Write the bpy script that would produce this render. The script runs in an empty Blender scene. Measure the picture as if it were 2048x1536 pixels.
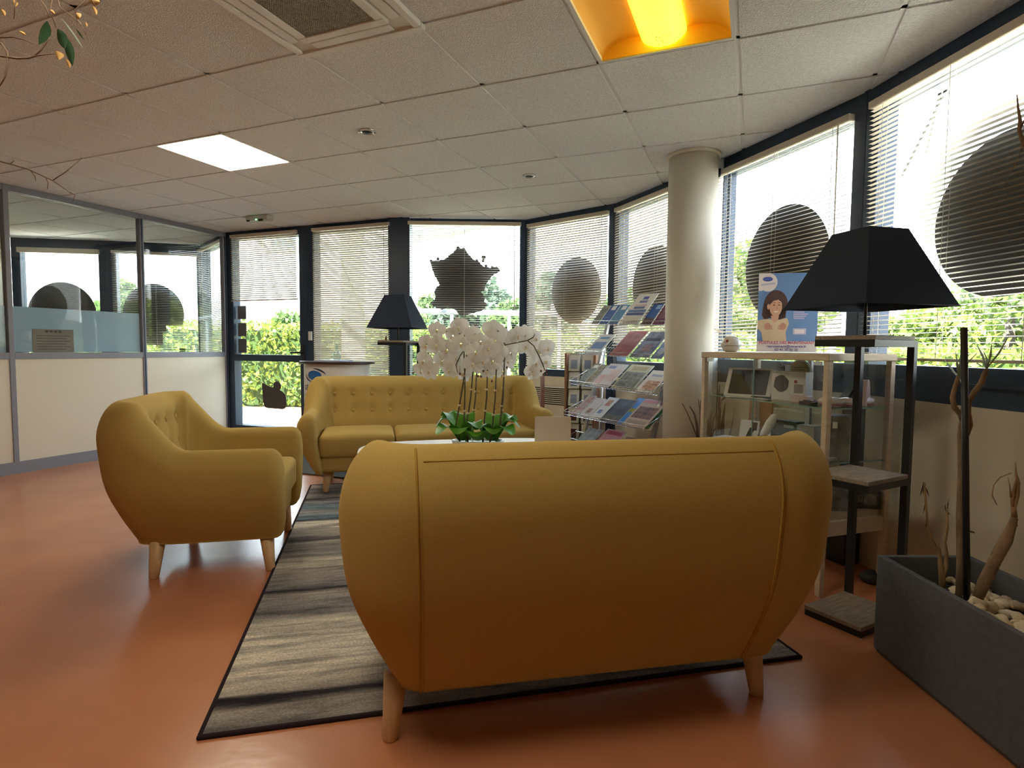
import bpy, bmesh, math, random
from mathutils import Vector, Matrix
random.seed(7)
C = bpy.context.scene.collection
R = math.radians
PI = math.pi

# ------------------------------------------------------------------ camera
scn = bpy.context.scene
PITCH, ROLL, FPX, EYE = -0.0616074, 0.00849101, 1163.51, 1.10
cp_, sp_, cr_, sr_ = math.cos(PITCH), math.sin(PITCH), math.cos(ROLL), math.sin(ROLL)
RM = Matrix(((cr_, 0, sr_), (0, 1, 0), (-sr_, 0, cr_))) @ Matrix(((1, 0, 0), (0, cp_, sp_), (0, -sp_, cp_)))
cam = bpy.data.objects.new('camera', bpy.data.cameras.new('camera'))
C.objects.link(cam)
cam.data.sensor_width = 36
cam.data.lens = 36 * FPX / 2048
cam.data.clip_start = 0.02
rt, fw, up = RM[0], RM[1], RM[2]
cam.matrix_world = Matrix(((rt[0], up[0], -fw[0], 0), (rt[1], up[1], -fw[1], 0), (rt[2], up[2], -fw[2], EYE), (0, 0, 0, 1)))
scn.camera = cam

# ------------------------------------------------------------------ sky, sun, exposure
SKY_STRENGTH = 2.2
SUN_STRENGTH = 18.0
EXPOSURE = 2.05
scn.view_settings.view_transform = 'Standard'
scn.view_settings.look = 'None'
scn.view_settings.exposure = EXPOSURE
scn.view_settings.gamma = 1
scn.view_settings.use_curve_mapping = False
w = bpy.data.worlds.new('sky')
scn.world = w
w.use_nodes = True
nt = w.node_tree
for n in list(nt.nodes):
    nt.nodes.remove(n)
tc = nt.nodes.new('ShaderNodeTexCoord')
sx = nt.nodes.new('ShaderNodeSeparateXYZ')
rp = nt.nodes.new('ShaderNodeValToRGB')
bg = nt.nodes.new('ShaderNodeBackground')
ow = nt.nodes.new('ShaderNodeOutputWorld')
nt.links.new(tc.outputs['Generated'], sx.inputs[0])
nt.links.new(sx.outputs['Z'], rp.inputs[0])
rp.color_ramp.elements[0].position = 0.02
rp.color_ramp.elements[0].color = (1.0, 1.0, 0.98, 1)
rp.color_ramp.elements[1].position = 0.75
rp.color_ramp.elements[1].color = (0.50, 0.68, 1.0, 1)
nt.links.new(rp.outputs[0], bg.inputs[0])
bg.inputs[1].default_value = SKY_STRENGTH
nt.links.new(bg.outputs[0], ow.inputs[0])
sun = bpy.data.objects.new('sun', bpy.data.lights.new('sun', 'SUN'))
C.objects.link(sun)
sun.data.energy = SUN_STRENGTH
sun.data.color = (1.0, 0.95, 0.86)
sun.data.angle = R(0.6)
sun.rotation_euler = Vector((0.42, 0.55, -0.95)).to_track_quat('-Z', 'Y').to_euler()
sun.location = (-3, -4, 9)
scn.cycles.max_bounces = 10
scn.cycles.diffuse_bounces = 5
scn.cycles.glossy_bounces = 4
scn.cycles.transmission_bounces = 6
scn.cycles.transparent_max_bounces = 24
scn.cycles.sample_clamp_indirect = 6.0
scn.cycles.caustics_reflective = False
scn.cycles.caustics_refractive = False
scn.cycles.use_denoising = True
scn.cycles.filter_width = 1.0

# ------------------------------------------------------------------ helpers
def at(px, py, depth):
    """the place in the room at that depth along y which the photograph shows at (px, py)"""
    d = RM.transposed() @ Vector(((px - 1024) / FPX, 1, (768 - py) / FPX))
    p = d * (depth / d[1])
    return Vector((p[0], p[1], p[2] + EYE))

def s2l(c):
    return tuple((x / 255 / 12.92) if x / 255 <= 0.04045 else ((x / 255 + 0.055) / 1.055) ** 2.4 for x in c)

MATS = {}
def mat(name, col, rough=0.6, metal=0.0, spec=0.5, var=0.0, vscale=8.0, bump=0.0, bscale=200.0, emit=None, estr=0.0, stretch=None, sheen=0.0, transl=0.0, col2=None, coat=0.0, detail=3.0):
    if name in MATS:
        return MATS[name]
    m = bpy.data.materials.new(name)
    m.use_nodes = True
    t = m.node_tree
    b = t.nodes['Principled BSDF']
    b.inputs['Base Color'].default_value = (*col, 1)
    b.inputs['Roughness'].default_value = rough
    b.inputs['Metallic'].default_value = metal
    b.inputs['Specular IOR Level'].default_value = spec
    if sheen:
        b.inputs['Sheen Weight'].default_value = sheen
        b.inputs['Sheen Tint'].default_value = (*[min(1, c * 1.6 + .1) for c in col], 1)
    if coat:
        b.inputs['Coat Weight'].default_value = coat
        b.inputs['Coat Roughness'].default_value = 0.1
    if emit:
        b.inputs['Emission Color'].default_value = (*emit, 1)
        b.inputs['Emission Strength'].default_value = estr
    src = None
    if var or bump or col2:
        g = t.nodes.new('ShaderNodeTexCoord')
        src = g.outputs['Object']
        if stretch:
            mp = t.nodes.new('ShaderNodeMapping')
            mp.inputs['Scale'].default_value = stretch
            t.links.new(src, mp.inputs[0])
            src = mp.outputs[0]
    if var or col2:
        n = t.nodes.new('ShaderNodeTexNoise')
        n.inputs['Scale'].default_value = vscale
        n.inputs['Detail'].default_value = detail
        t.links.new(src, n.inputs['Vector'])
        r = t.nodes.new('ShaderNodeValToRGB')
        r.color_ramp.elements[0].position = 0.3
        r.color_ramp.elements[1].position = 0.7
        lo = col2 if col2 else tuple(c * (1 - var) for c in col)
        hi = col if col2 else tuple(min(1, c * (1 + var)) for c in col)
        r.color_ramp.elements[0].color = (*lo, 1)
        r.color_ramp.elements[1].color = (*hi, 1)
        t.links.new(n.outputs['Fac'], r.inputs[0])
        t.links.new(r.outputs[0], b.inputs['Base Color'])
    if bump:
        n2 = t.nodes.new('ShaderNodeTexNoise')
        n2.inputs['Scale'].default_value = bscale
        n2.inputs['Detail'].default_value = 2
        t.links.new(src, n2.inputs['Vector'])
        bp = t.nodes.new('ShaderNodeBump')
        bp.inputs['Strength'].default_value = bump
        bp.inputs['Distance'].default_value = 0.01
        t.links.new(n2.outputs['Fac'], bp.inputs['Height'])
        t.links.new(bp.outputs[0], b.inputs['Normal'])
    if transl:
        tr = t.nodes.new('ShaderNodeBsdfTranslucent')
        tr.inputs[0].default_value = (*col, 1)
        mx = t.nodes.new('ShaderNodeMixShader')
        mx.inputs[0].default_value = transl
        t.links.new(b.outputs[0], mx.inputs[1])
        t.links.new(tr.outputs[0], mx.inputs[2])
        t.links.new(mx.outputs[0], t.nodes['Material Output'].inputs[0])
    MATS[name] = m
    return m

def glass_mat(name, tint=(0.93, 0.97, 0.95), refl=1.0):
    m = bpy.data.materials.new(name)
    m.use_nodes = True
    t = m.node_tree
    t.nodes.remove(t.nodes['Principled BSDF'])
    tr = t.nodes.new('ShaderNodeBsdfTransparent')
    tr.inputs[0].default_value = (*tint, 1)
    gl = t.nodes.new('ShaderNodeBsdfGlossy')
    gl.inputs['Roughness'].default_value = 0.02
    lw = t.nodes.new('ShaderNodeLayerWeight')
    lw.inputs[0].default_value = 0.5
    fp = t.nodes.new('ShaderNodeMath'); fp.operation = 'POWER'; fp.inputs[1].default_value = 5.0
    t.links.new(lw.outputs['Facing'], fp.inputs[0])
    fr = t.nodes.new('ShaderNodeMath'); fr.operation = 'MULTIPLY_ADD'; fr.inputs[1].default_value = 0.96; fr.inputs[2].default_value = 0.04
    t.links.new(fp.outputs[0], fr.inputs[0])
    ml = t.nodes.new('ShaderNodeMath')
    ml.operation = 'MULTIPLY'
    ml.inputs[1].default_value = refl
    t.links.new(fr.outputs[0], ml.inputs[0])
    mx = t.nodes.new('ShaderNodeMixShader')
    t.links.new(ml.outputs[0], mx.inputs[0])
    t.links.new(tr.outputs[0], mx.inputs[1])
    t.links.new(gl.outputs[0], mx.inputs[2])
    t.links.new(mx.outputs[0], t.nodes['Material Output'].inputs[0])
    return m

class MB:
    """collects shapes into one mesh"""
    def __init__(s):
        s.v, s.f, s.m, s.sm = [], [], [], []
    def add(s, vs, fs, m=0, smooth=False, M=None):
        o = len(s.v)
        s.v += [tuple(M @ Vector(v)) if M else tuple(v) for v in vs]
        for f in fs:
            s.f.append([i + o for i in f]); s.m.append(m); s.sm.append(smooth)
        return s
    def box(s, c, d, rz=0, m=0, M=None):
        x, y, z = d[0] / 2, d[1] / 2, d[2] / 2
        T = Matrix.Translation(c) @ Matrix.Rotation(rz, 4, 'Z')
        if M: T = M @ T
        return s.add([(a * x, b * y, e * z) for a in (-1, 1) for b in (-1, 1) for e in (-1, 1)],
                     [(0, 1, 3, 2), (4, 6, 7, 5), (0, 4, 5, 1), (2, 3, 7, 6), (0, 2, 6, 4), (1, 5, 7, 3)], m, False, T)
    def bb(s, a, b, m=0, M=None):
        return s.box([(a[i] + b[i]) / 2 for i in range(3)], [abs(b[i] - a[i]) for i in range(3)], 0, m, M)
    def quad(s, a, b, c, d, m=0):
        return s.add([a, b, c, d], [(0, 1, 2, 3)], m)
    def tube(s, pts, rad, n=8, m=0, smooth=True, caps=True, M=None):
        pts = [Vector(p) for p in pts]
        if not hasattr(rad, '__len__'): rad = [rad] * len(pts)
        vs, fs, ref = [], [], None
        for i, p in enumerate(pts):
            t = (pts[min(i + 1, len(pts) - 1)] - pts[max(i - 1, 0)])
            t = t.normalized() if t.length > 1e-9 else Vector((0, 0, 1))
            if ref is None:
                ref = Vector((1, 0, 0)) if abs(t.x) < .8 else Vector((0, 1, 0))
            ref = (ref - t * ref.dot(t)).normalized()
            bn = t.cross(ref)
            for k in range(n):
                a = 2 * PI * k / n
                vs.append(p + (ref * math.cos(a) + bn * math.sin(a)) * rad[i])
        for i in range(len(pts) - 1):
            for k in range(n):
                k2 = (k + 1) % n
                fs.append((i * n + k, i * n + k2, (i + 1) * n + k2, (i + 1) * n + k))
        if caps:
            fs.append(tuple(range(n - 1, -1, -1))); fs.append(tuple((len(pts) - 1) * n + k for k in range(n)))
        return s.add(vs, fs, m, smooth, M)
    def lathe(s, prof, n=20, m=0, smooth=True, M=None, c=(0, 0, 0), sx=1, sy=1):
        vs, fs = [], []
        for r, z in prof:
            for k in range(n):
                a = 2 * PI * k / n
                vs.append((c[0] + r * math.cos(a) * sx, c[1] + r * math.sin(a) * sy, c[2] + z))
        for i in range(len(prof) - 1):
            for k in range(n):
                k2 = (k + 1) % n
                fs.append((i * n + k, i * n + k2, (i + 1) * n + k2, (i + 1) * n + k))
        fs.append(tuple(range(n - 1, -1, -1))); fs.append(tuple((len(prof) - 1) * n + k for k in range(n)))
        return s.add(vs, fs, m, smooth, M)
    def ball(s, c, r, n=12, k=7, m=0, M=None):
        if not hasattr(r, '__len__'): r = (r, r, r)
        prof = [(max(1e-4, math.sin(PI * i / k)), -math.cos(PI * i / k)) for i in range(k + 1)]
        vs, fs = [], []
        for a, z in prof:
            for q in range(n):
                t = 2 * PI * q / n
                vs.append((c[0] + r[0] * a * math.cos(t), c[1] + r[1] * a * math.sin(t), c[2] + r[2] * z))
        for i in range(k):
            for q in range(n):
                q2 = (q + 1) % n
                fs.append((i * n + q, i * n + q2, (i + 1) * n + q2, (i + 1) * n + q))
        return s.add(vs, fs, m, True, M)
    def loft(s, secs, m=0, smooth=True, caps=True, closed=True, M=None):
        n = len(secs[0]); vs = [p for q in secs for p in q]; fs = []
        for i in range(len(secs) - 1):
            for k in range(n if closed else n - 1):
                k2 = (k + 1) % n
                fs.append((i * n + k, i * n + k2, (i + 1) * n + k2, (i + 1) * n + k))
        if caps:
            fs.append(tuple(range(n - 1, -1, -1))); fs.append(tuple((len(secs) - 1) * n + k for k in range(n)))
        return s.add(vs, fs, m, smooth, M)
    def poly(s, pts, y0, y1, m=0, M=None):
        """outline (x, z) pushed out between y0 and y1"""
        n = len(pts)
        vs = [(x, y0, z) for x, z in pts] + [(x, y1, z) for x, z in pts]
        fs = [tuple(range(n)), tuple(range(2 * n - 1, n - 1, -1))] + [(i, i + n, (i + 1) % n + n, (i + 1) % n) for i in range(n)]
        return s.add(vs, fs, m, False, M)
    def slab(s, pts, z0, z1, m=0):
        n = len(pts)
        vs = [(x, y, z0) for x, y in pts] + [(x, y, z1) for x, y in pts]
        fs = [tuple(range(n - 1, -1, -1)), tuple(range(n, 2 * n))] + [(i, (i + 1) % n, (i + 1) % n + n, i + n) for i in range(n)]
        return s.add(vs, fs, m)
    def mesh(s, name, mats, bevel=0, seg=2):
        me = bpy.data.meshes.new(name)
        me.from_pydata(s.v, [], s.f)
        if not isinstance(mats, (list, tuple)): mats = [mats]
        for q in mats: me.materials.append(q)
        me.polygons.foreach_set('material_index', s.m)
        me.polygons.foreach_set('use_smooth', s.sm)
        bm = bmesh.new(); bm.from_mesh(me)
        bmesh.ops.recalc_face_normals(bm, faces=bm.faces)
        if bevel:
            bmesh.ops.bevel(bm, geom=[e for e in bm.edges if len(e.link_faces) == 2 and e.calc_face_angle(0) > 0.6], offset=bevel, segments=seg, profile=.5, affect='EDGES', clamp_overlap=True)
        bm.to_mesh(me); bm.free()
        me.update()
        return me
    def build(s, name, mats, parent=None, loc=None, rz=None, bevel=0, seg=2):
        return link(name, s.mesh(name, mats, bevel, seg), parent, loc, rz)

def link(name, me, parent=None, loc=None, rz=None):
    o = bpy.data.objects.new(name, me)
    C.objects.link(o)
    if parent: o.parent = parent
    if loc is not None: o.location = loc
    if rz is not None: o.rotation_euler = (0, 0, rz)
    return o

def tag(o, label, cat, group=None):
    o['label'] = label; o['category'] = cat
    if group: o['group'] = group
    return o

def thing(name, label, cat, loc=(0, 0, 0), rz=0, group=None):
    o = bpy.data.objects.new(name, None)
    o.empty_display_size = .1
    C.objects.link(o)
    o.location = loc; o.rotation_euler = (0, 0, rz)
    return tag(o, label, cat, group)

def struct(o):
    o['kind'] = 'structure'
    return o

def rot(name_euler):
    return Matrix.Rotation(name_euler, 4, 'Z')

def dup(root, loc, rz=None, label=None):
    r = root.copy(); C.objects.link(r); r.location = loc
    if rz is not None: r.rotation_euler = (0, 0, rz)
    if label: r['label'] = label
    for ch in list(root.children):
        c = ch.copy(); C.objects.link(c); c.parent = r
        for g in list(ch.children):
            d = g.copy(); C.objects.link(d); d.parent = c
    return r

def text_mesh(body, size, align='CENTER', bold=0.0):
    cu = bpy.data.curves.new('lettering', 'FONT')
    cu.body = body; cu.size = size; cu.align_x = align; cu.extrude = 0.0003; cu.offset = bold
    o = bpy.data.objects.new('lettering', cu)
    C.objects.link(o)
    dg = bpy.context.evaluated_depsgraph_get()
    me = bpy.data.meshes.new_from_object(o.evaluated_get(dg))
    bpy.data.objects.remove(o)
    return me

def clip(subj, conv):
    """polygon subj cut to the convex anticlockwise polygon conv"""
    out = list(subj)
    for i in range(len(conv)):
        a, b = conv[i], conv[(i + 1) % len(conv)]
        inp, out = out, []
        side = lambda p: (b[0] - a[0]) * (p[1] - a[1]) - (b[1] - a[1]) * (p[0] - a[0])
        for k in range(len(inp)):
            p, q = inp[k - 1], inp[k]
            sp, sq = side(p), side(q)
            if (sp >= 0) != (sq >= 0):
                t = sp / (sp - sq)
                out.append((p[0] + (q[0] - p[0]) * t, p[1] + (q[1] - p[1]) * t))
            if sq >= 0: out.append(q)
        if not out: return []
    return out

def area(p):
    return abs(sum(p[i - 1][0] * p[i][1] - p[i][0] * p[i - 1][1] for i in range(len(p)))) / 2

def jit(a, b):
    return random.uniform(a, b)

# ------------------------------------------------------------------ materials
M_tile = mat('ceiling tile', (0.79, 0.81, 0.83), .9, spec=.1, var=.07, vscale=55, bump=.5, bscale=130)
M_bar = mat('ceiling bar', (0.76, 0.77, 0.78), .5)
M_floor = mat('orange floor', (0.54, 0.208, 0.098), .24, spec=.6, var=.10, vscale=2.2, bump=.07, bscale=26)
M_cream = mat('cream wall', (0.70, 0.62, 0.49), .75, spec=.25, var=.03, vscale=4, bump=.06, bscale=300)
M_panel = mat('cream panel', (0.74, 0.68, 0.57), .55, spec=.3)
M_grey = mat('partition frame', (0.24, 0.25, 0.30), .45)
M_navy = mat('navy frame', (0.017, 0.036, 0.074), .42)
M_pane = glass_mat('window glass', (0.95, 0.98, 0.97))
M_clear = glass_mat('cabinet glass', (0.985, 0.995, 0.99))
M_edge = mat('glass edge', (0.25, 0.42, 0.40), .2)
M_slat = mat('blind slat', (0.66, 0.59, 0.49), .45, spec=.4)
M_cord = mat('blind cord', (0.75, 0.72, 0.66), .7)
M_white = mat('white plastic', (0.80, 0.79, 0.76), .4)
M_white2 = mat('white paper', (0.82, 0.82, 0.82), .7)
M_black = mat('black plastic', (0.012, 0.012, 0.014), .45)
M_blackmetal = mat('black metal', (0.010, 0.012, 0.016), .4)
M_chrome = mat('chrome', (0.62, 0.63, 0.65), .22, metal=1)
M_alu = mat('brushed aluminium', (0.50, 0.51, 0.53), .38, metal=1)
M_fab = mat('mustard fabric', (0.46, 0.307, 0.092), .9, spec=.12, var=.10, vscale=420, bump=.25, bscale=700, sheen=.25)
M_pipe = mat('mustard piping', (0.40, 0.23, 0.045), .9, spec=.1)
M_leg = mat('pale beech', (0.62, 0.40, 0.20), .5, var=.12, vscale=12, stretch=(6, 6, 1))
M_wood = mat('grey oak board', (0.27, 0.215, 0.165), .6, var=.3, vscale=7, stretch=(2.0, 14, 14), bump=.1, bscale=60, detail=6)
M_shade = mat('black lampshade', (0.022, 0.030, 0.052), .85, spec=.2)
M_decal = mat('dark window sticker', (0.105, 0.104, 0.102), .85, spec=.1)
M_concrete = mat('pale column paint', (0.72, 0.67, 0.57), .6, spec=.3, var=.02, vscale=6, bump=.05, bscale=160)
M_leaf = mat('green leaf', (0.045, 0.14, 0.020), .4, var=.25, vscale=20, transl=.15)

# ------------------------------------------------------------------ room outline
CEIL = 2.42
PA, PQ, PR = (-4.13, 7.77), (-5.18, 7.50), (-6.26, 7.33)
KA, KB, KC, KD, KE, KF = (-3.37, 6.90), (-2.275, 6.462), (-1.235, 6.06), (0.13, 6.08), (0.925, 5.38), (1.44, 4.14)
KP = (-1.09, 6.06)
KG, KH, KI, KJ = (1.80, 3.05), (1.93, 2.0), (1.98, 0.95), (1.99, -0.1)
BR, BL = (1.99, -2.6), (-7.7, -2.6)
ROOM = [BL, BR, KJ, KI, KH, KG, KF, KE, KD, KP, KC, KB, KA, PA, PQ, PR]   # anticlockwise
TH = -0.393857
GO = (-0.948, 2.694)
def grid(i, j):
    return (GO[0] + .6 * (i * math.cos(TH) - j * math.sin(TH)), GO[1] + .6 * (i * math.sin(TH) + j * math.cos(TH)))

RC = (-2.4, 2.6)
fl = struct(MB().slab([(x + (x - RC[0]) * .022, y + (y - RC[1]) * .022) for x, y in ROOM], -.06, 0).build('floor', M_floor))
roof = struct(MB().slab(ROOM, 2.52, 2.75).build('roof', M_navy))

# ceiling: tiles laid in a grid of bars
ceil = bpy.data.objects.new('ceiling', None); C.objects.link(ceil); struct(ceil)
TAKEN = {(0, -1), (-3, 1), (2, 0), (1, -3)}
shared = MB().slab([(0, 0), (.5784, 0), (.5784, .5784), (0, .5784)], 0, .018).mesh('tile', M_tile)
for i in range(-13, 8):
    for j in range(-11, 8):
        if (i, j) in TAKEN: continue
        g = .018
        sq = [grid(i + g, j + g), grid(i + 1 - g, j + g), grid(i + 1 - g, j + 1 - g), grid(i + g, j + 1 - g)]
        p = clip(ROOM, sq)
        if len(p) < 3 or area(p) < .004: continue
        if area(p) > .334:
            o = link('tile', shared, ceil, (sq[0][0], sq[0][1], CEIL), TH)
        else:
            MB().slab(p, CEIL, CEIL + .018).build('tile', M_tile, ceil)
for k in range(-13, 10):
    for a, b in ((grid(k, -14), grid(k, 12)), (grid(-16, k), grid(12, k))):
        d = Vector((b[0] - a[0], b[1] - a[1])).normalized(); nn = Vector((-d.y, d.x)) * .012
        st = [(a[0] - nn.x, a[1] - nn.y), (b[0] - nn.x, b[1] - nn.y), (b[0] + nn.x, b[1] + nn.y), (a[0] + nn.x, a[1] + nn.y)]
        p = clip(ROOM, st)
        if len(p) >= 3 and area(p) > .002:
            MB().slab(p, CEIL + .006, CEIL + .03).build('grid_bar', M_bar, ceil)
struct(MB().slab(ROOM, CEIL + .092, CEIL + .098).build('ceiling_void', M_navy, ceil))

# ------------------------------------------------------------------ outer walls
def wall_seg(p, q, z0, z1, t0=0.0, t1=.12, m=0, mb=None):
    """box standing on the line p-q, from t0 to t1 outwards"""
    L = math.dist(p, q); a = math.atan2(q[1] - p[1], q[0] - p[0])
    mb = mb or MB()
    T = Matrix.Translation((p[0], p[1], 0)) @ Matrix.Rotation(a, 4, 'Z')
    mb.bb((0, t0, z0), (L, t1, z1), m, T)
    return mb

struct(wall_seg(KH, KJ, 0, 2.5, mb=wall_seg(KJ, BR, 0, 2.5)).build('wall_right', M_cream))  # unseen stretch, left windowless to reduce light from the right
struct(wall_seg(BR, BL, 0, 2.5).build('wall_back', mat('grey beige wall', (.62, .60, .56), .8)))
struct(wall_seg(BL, PR, 0, 2.5).build('wall_left', M_cream))

def frame_bay(name, p, q, zsill, zhead, ztop=2.5, wp=(.06, .06), band=None, midrail=None, foot=None, paneless=False):
    """one window bay of the glazed front: posts, head, sill, pane; local x runs along the wall, local y points out"""
    L = math.dist(p, q); a = math.atan2(q[1] - p[1], q[0] - p[0])
    o = bpy.data.objects.new(name, None); C.objects.link(o); struct(o)
    o.location = (p[0], p[1], 0); o.rotation_euler = (0, 0, a)
    o['len'] = L
    MB().bb((0, 0, 0), (wp[0], .11, ztop)).build('frame_post', M_navy, o, bevel=.004, seg=1)
    MB().bb((L - wp[1], 0, 0), (L, .11, ztop)).build('frame_post', M_navy, o, bevel=.004, seg=1)
    MB().bb((wp[0], .004, zhead), (L - wp[1], .11, ztop)).build('head_rail', M_navy, o)
    MB().bb((wp[0], .004, zsill - .07), (L - wp[1], .11, zsill)).build('sill_rail', M_navy, o)
    if midrail: MB().bb((wp[0], .004, midrail[0]), (L - wp[1], .11, midrail[1])).build('mid_rail', M_navy, o)
    MB().bb((wp[0], .052, zsill), (L - wp[1], .060, zhead)).build('pane', M_pane, o)
    if band:
        MB().bb((wp[0], .015, band), (L - wp[1], .11, zsill - .07)).build('spandrel_panel', M_navy, o)
        MB().bb((wp[0], -.012, zsill - .078), (L - wp[1], .015, zsill - .066)).build('ledge', M_navy, o)
    z = (band if band else zsill - .07)
    if z > .3:
        MB().bb((wp[0], .002, 0), (L - wp[1], .11, z)).build('wall_panel', M_cream, o)
    elif z > 0.01:
        MB().bb((wp[0], .004, 0), (L - wp[1], .11, z)).build('kick_panel', M_navy, o)
    return o

door = frame_bay('door_1', KA, KB, .165, 2.33, wp=(.10, .10), midrail=(.925, 1.0))
win1 = frame_bay('window_1', KB, KC, .165, 2.34, wp=(.11, .05))
win2 = frame_bay('window_2', KP, KD, .165, 2.38, wp=(.02, .06))
win3 = frame_bay('window_3', KD, KE, .89, 2.345, wp=(.05, .065))
win4 = frame_bay('window_4', KE, KF, .99, 2.33, wp=(.065, .10), band=.84)
win5 = frame_bay('window_5', KF, KG, 1.035, 2.31, wp=(.04, .075), band=.875)
win6 = frame_bay('window_6', KG, KH, 1.035, 2.31, wp=(.085, .07), band=.875)
win9 = frame_bay('window_7', PR, PQ, .89, 2.28, wp=(.10, .10))
win10 = frame_bay('window_8', PQ, PA, .89, 2.30, wp=(.10, .05))
win11 = frame_bay('window_9', PA, KA, .89, 2.33, wp=(.05, .05))

for v, (dx, dy) in ((KB, (.3, .95)), (KD, (.3, .95)), (KE, (.8, .6)), (KF, (.93, .36)), (KG, (.96, .26)), (KH, (.99, .1)), (KA, (.5, .86)), (PA, (.2, .98)), (PQ, (-.2, .98))):
    k = math.hypot(dx, dy)
    struct(MB().tube([(v[0] + dx / k * .062, v[1] + dy / k * .062, 0), (v[0] + dx / k * .062, v[1] + dy / k * .062, 2.5)], .055, 8, smooth=False).build('trim_5', M_navy))
# navy pillar between the entrance and the bay with the map sticker
struct(MB().slab([(KC[0] - .05, KC[1] - .02), (KP[0] + .03, KP[1] - .035), (KP[0] + .03, KP[1] + .14), (KC[0] - .02, KC[1] + .16)], 0, 2.5).build('trim_1', M_navy, bevel=.006))
# white jamb and pipe beside the round column
jm = MB().bb((-.045, -.06, 0), (.045, .03, CEIL - .002))
jm.build('trim_2', M_white, None, (1.425, 4.145, 0), R(-68), bevel=.004)['kind'] = 'structure'
struct(MB().tube([(1.30, 4.235, 0), (1.30, 4.235, CEIL - .002)], .022, 10).build('trim_3', M_concrete))
struct(MB().box((0, 0, 2.31), (.05, .012, .055)).build('trim_4', M_navy, None, (1.40, 4.08, 0), R(-68)))

# round column with a thin ring at the ceiling
col = struct(MB().lathe([(.163, 0), (.163, CEIL - .001)], 48, c=(1.226, 4.057, 0)).build('column', M_concrete))
MB().lathe([(.163, CEIL - .02), (.178, CEIL - .02), (.178, CEIL - .001), (.163, CEIL - .001)], 48, c=(1.226, 4.057, 0)).build('ring', M_concrete, col)

# ------------------------------------------------------------------ office partition
PS, PE = grid(-6.45, -3.36), grid(-6.45, 4.915)
pl = math.dist(PS, PE)
pa = math.atan2(PE[1] - PS[1], PE[0] - PS[0])
part = bpy.data.objects.new('wall_partition', None); C.objects.link(part); struct(part)
part.location = (PS[0], PS[1], 0); part.rotation_euler = (0, 0, pa)
posts = [0]
x2 = pl - .015
x1 = x2 - 1.0
xs = [x2, x1, x1 - 1.155]
while xs[-1] - 1.155 > 0: xs.append(xs[-1] - 1.155)
xs = sorted(xs)
PBAY = x1 - 1.155
M_film = mat('frosted film', (0.62, 0.74, 0.85), .8, transl=.6)
for x in xs:
    MB().bb((x - .021, -.03, 0), (x + .021, .03, CEIL - .002)).build('frame_post', M_grey, part, bevel=.004, seg=1)
for x in (x1, x2):
    MB().bb((x - .006, -.034, .09), (x + .006, -.03, CEIL - .05)).build('frame_groove', M_navy, part)
for a, b in zip(xs[:-1], xs[1:]):
    a2, b2 = a + .021, b - .021
    MB().bb((a2, -.028, 2.368), (b2, .028, CEIL - .002)).build('head_rail', M_grey, part)
    MB().bb((a2, -.028, .972), (b2, .028, 1.026)).build('mid_rail', M_grey, part)
    MB().bb((a2, -.02, .10), (b2, .02, .972)).build('panel', M_panel, part)
    MB().bb((a2, -.004, 1.026), (b2, .004, 2.368)).build('pane', M_pane, part)
    if b < x1 + .1 and b > .5:
        MB().bb((a2 + .004, .006, 1.03), (b2 - .004, .0075, 1.418)).build('frosted_film', M_film, part)
MB().bb((0, -.036, 0), (pl, .036, .10)).build('baseboard_partition', M_grey, part)

# ------------------------------------------------------------------ venetian blinds
SLATS = {}
def blind(win, label, x0, x1, z0, z1, tilt, y=-.03, skip=(), wand=True, depth=.025, pitch=.0225, lab_bottom=True):
    L = x1 - x0
    T = win.matrix_basis
    a = win.rotation_euler[2]
    base = Vector(win.location) + Matrix.Rotation(a, 3, 'Z') @ Vector((x0, y, 0))
    t = thing('venetian_blind', label, 'blind', base, a, 'venetian blinds along the glazed front')
    MB().bb((0, -.02, z1 - .035), (L, .02, z1)).build('headrail', M_slat, t, bevel=.003, seg=1)
    n = int((z1 - .045 - z0 - .015) / pitch)
    cr = .0022; ca, sa = math.cos(tilt), math.sin(tilt)
    mb = MB(); vs = []
    for i in range(5):
        u = (i / 4 - .5) * depth; h = cr * (1 - (2 * i / 4 - 1) ** 2)
        yy, zz = u * ca - h * sa, u * sa + h * ca
        vs += [(.004, yy, zz), (L - .004, yy, zz)]
    mb.add(vs, [(2 * i, 2 * i + 1, 2 * i + 3, 2 * i + 2) for i in range(4)], 0, True)
    me = mb.mesh('slat', M_slat)
    zt = z1 - .05
    for k in range(n):
        if k in skip: continue
        o = link('slat', me, t, (0, 0, zt - k * pitch))
        o.rotation_euler = (jit(-.012, .012), jit(-.0012, .0012), 0)
    zb = zt - n * pitch
    MB().bb((0, -.013, zb - .012), (L, .013, zb)).build('bottom_rail', M_slat, t, bevel=.002, seg=1)
    k = 3 if L > .7 else 2
    for q in range(k):
        cx = L * (.1 + .8 * q / (k - 1))
        for yy in (-.014, .014):
            MB().bb((cx - .0011, yy - .0006, zb), (cx + .0011, yy + .0006, z1 - .03)).build('ladder_cord', M_cord, t)
    if wand:
        MB().tube([(L * .94, -.024, z1 - .03), (L * .945, -.026, z1 - .9)], .0035, 6).build('tilt_wand', M_cord, t)
    return t

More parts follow.
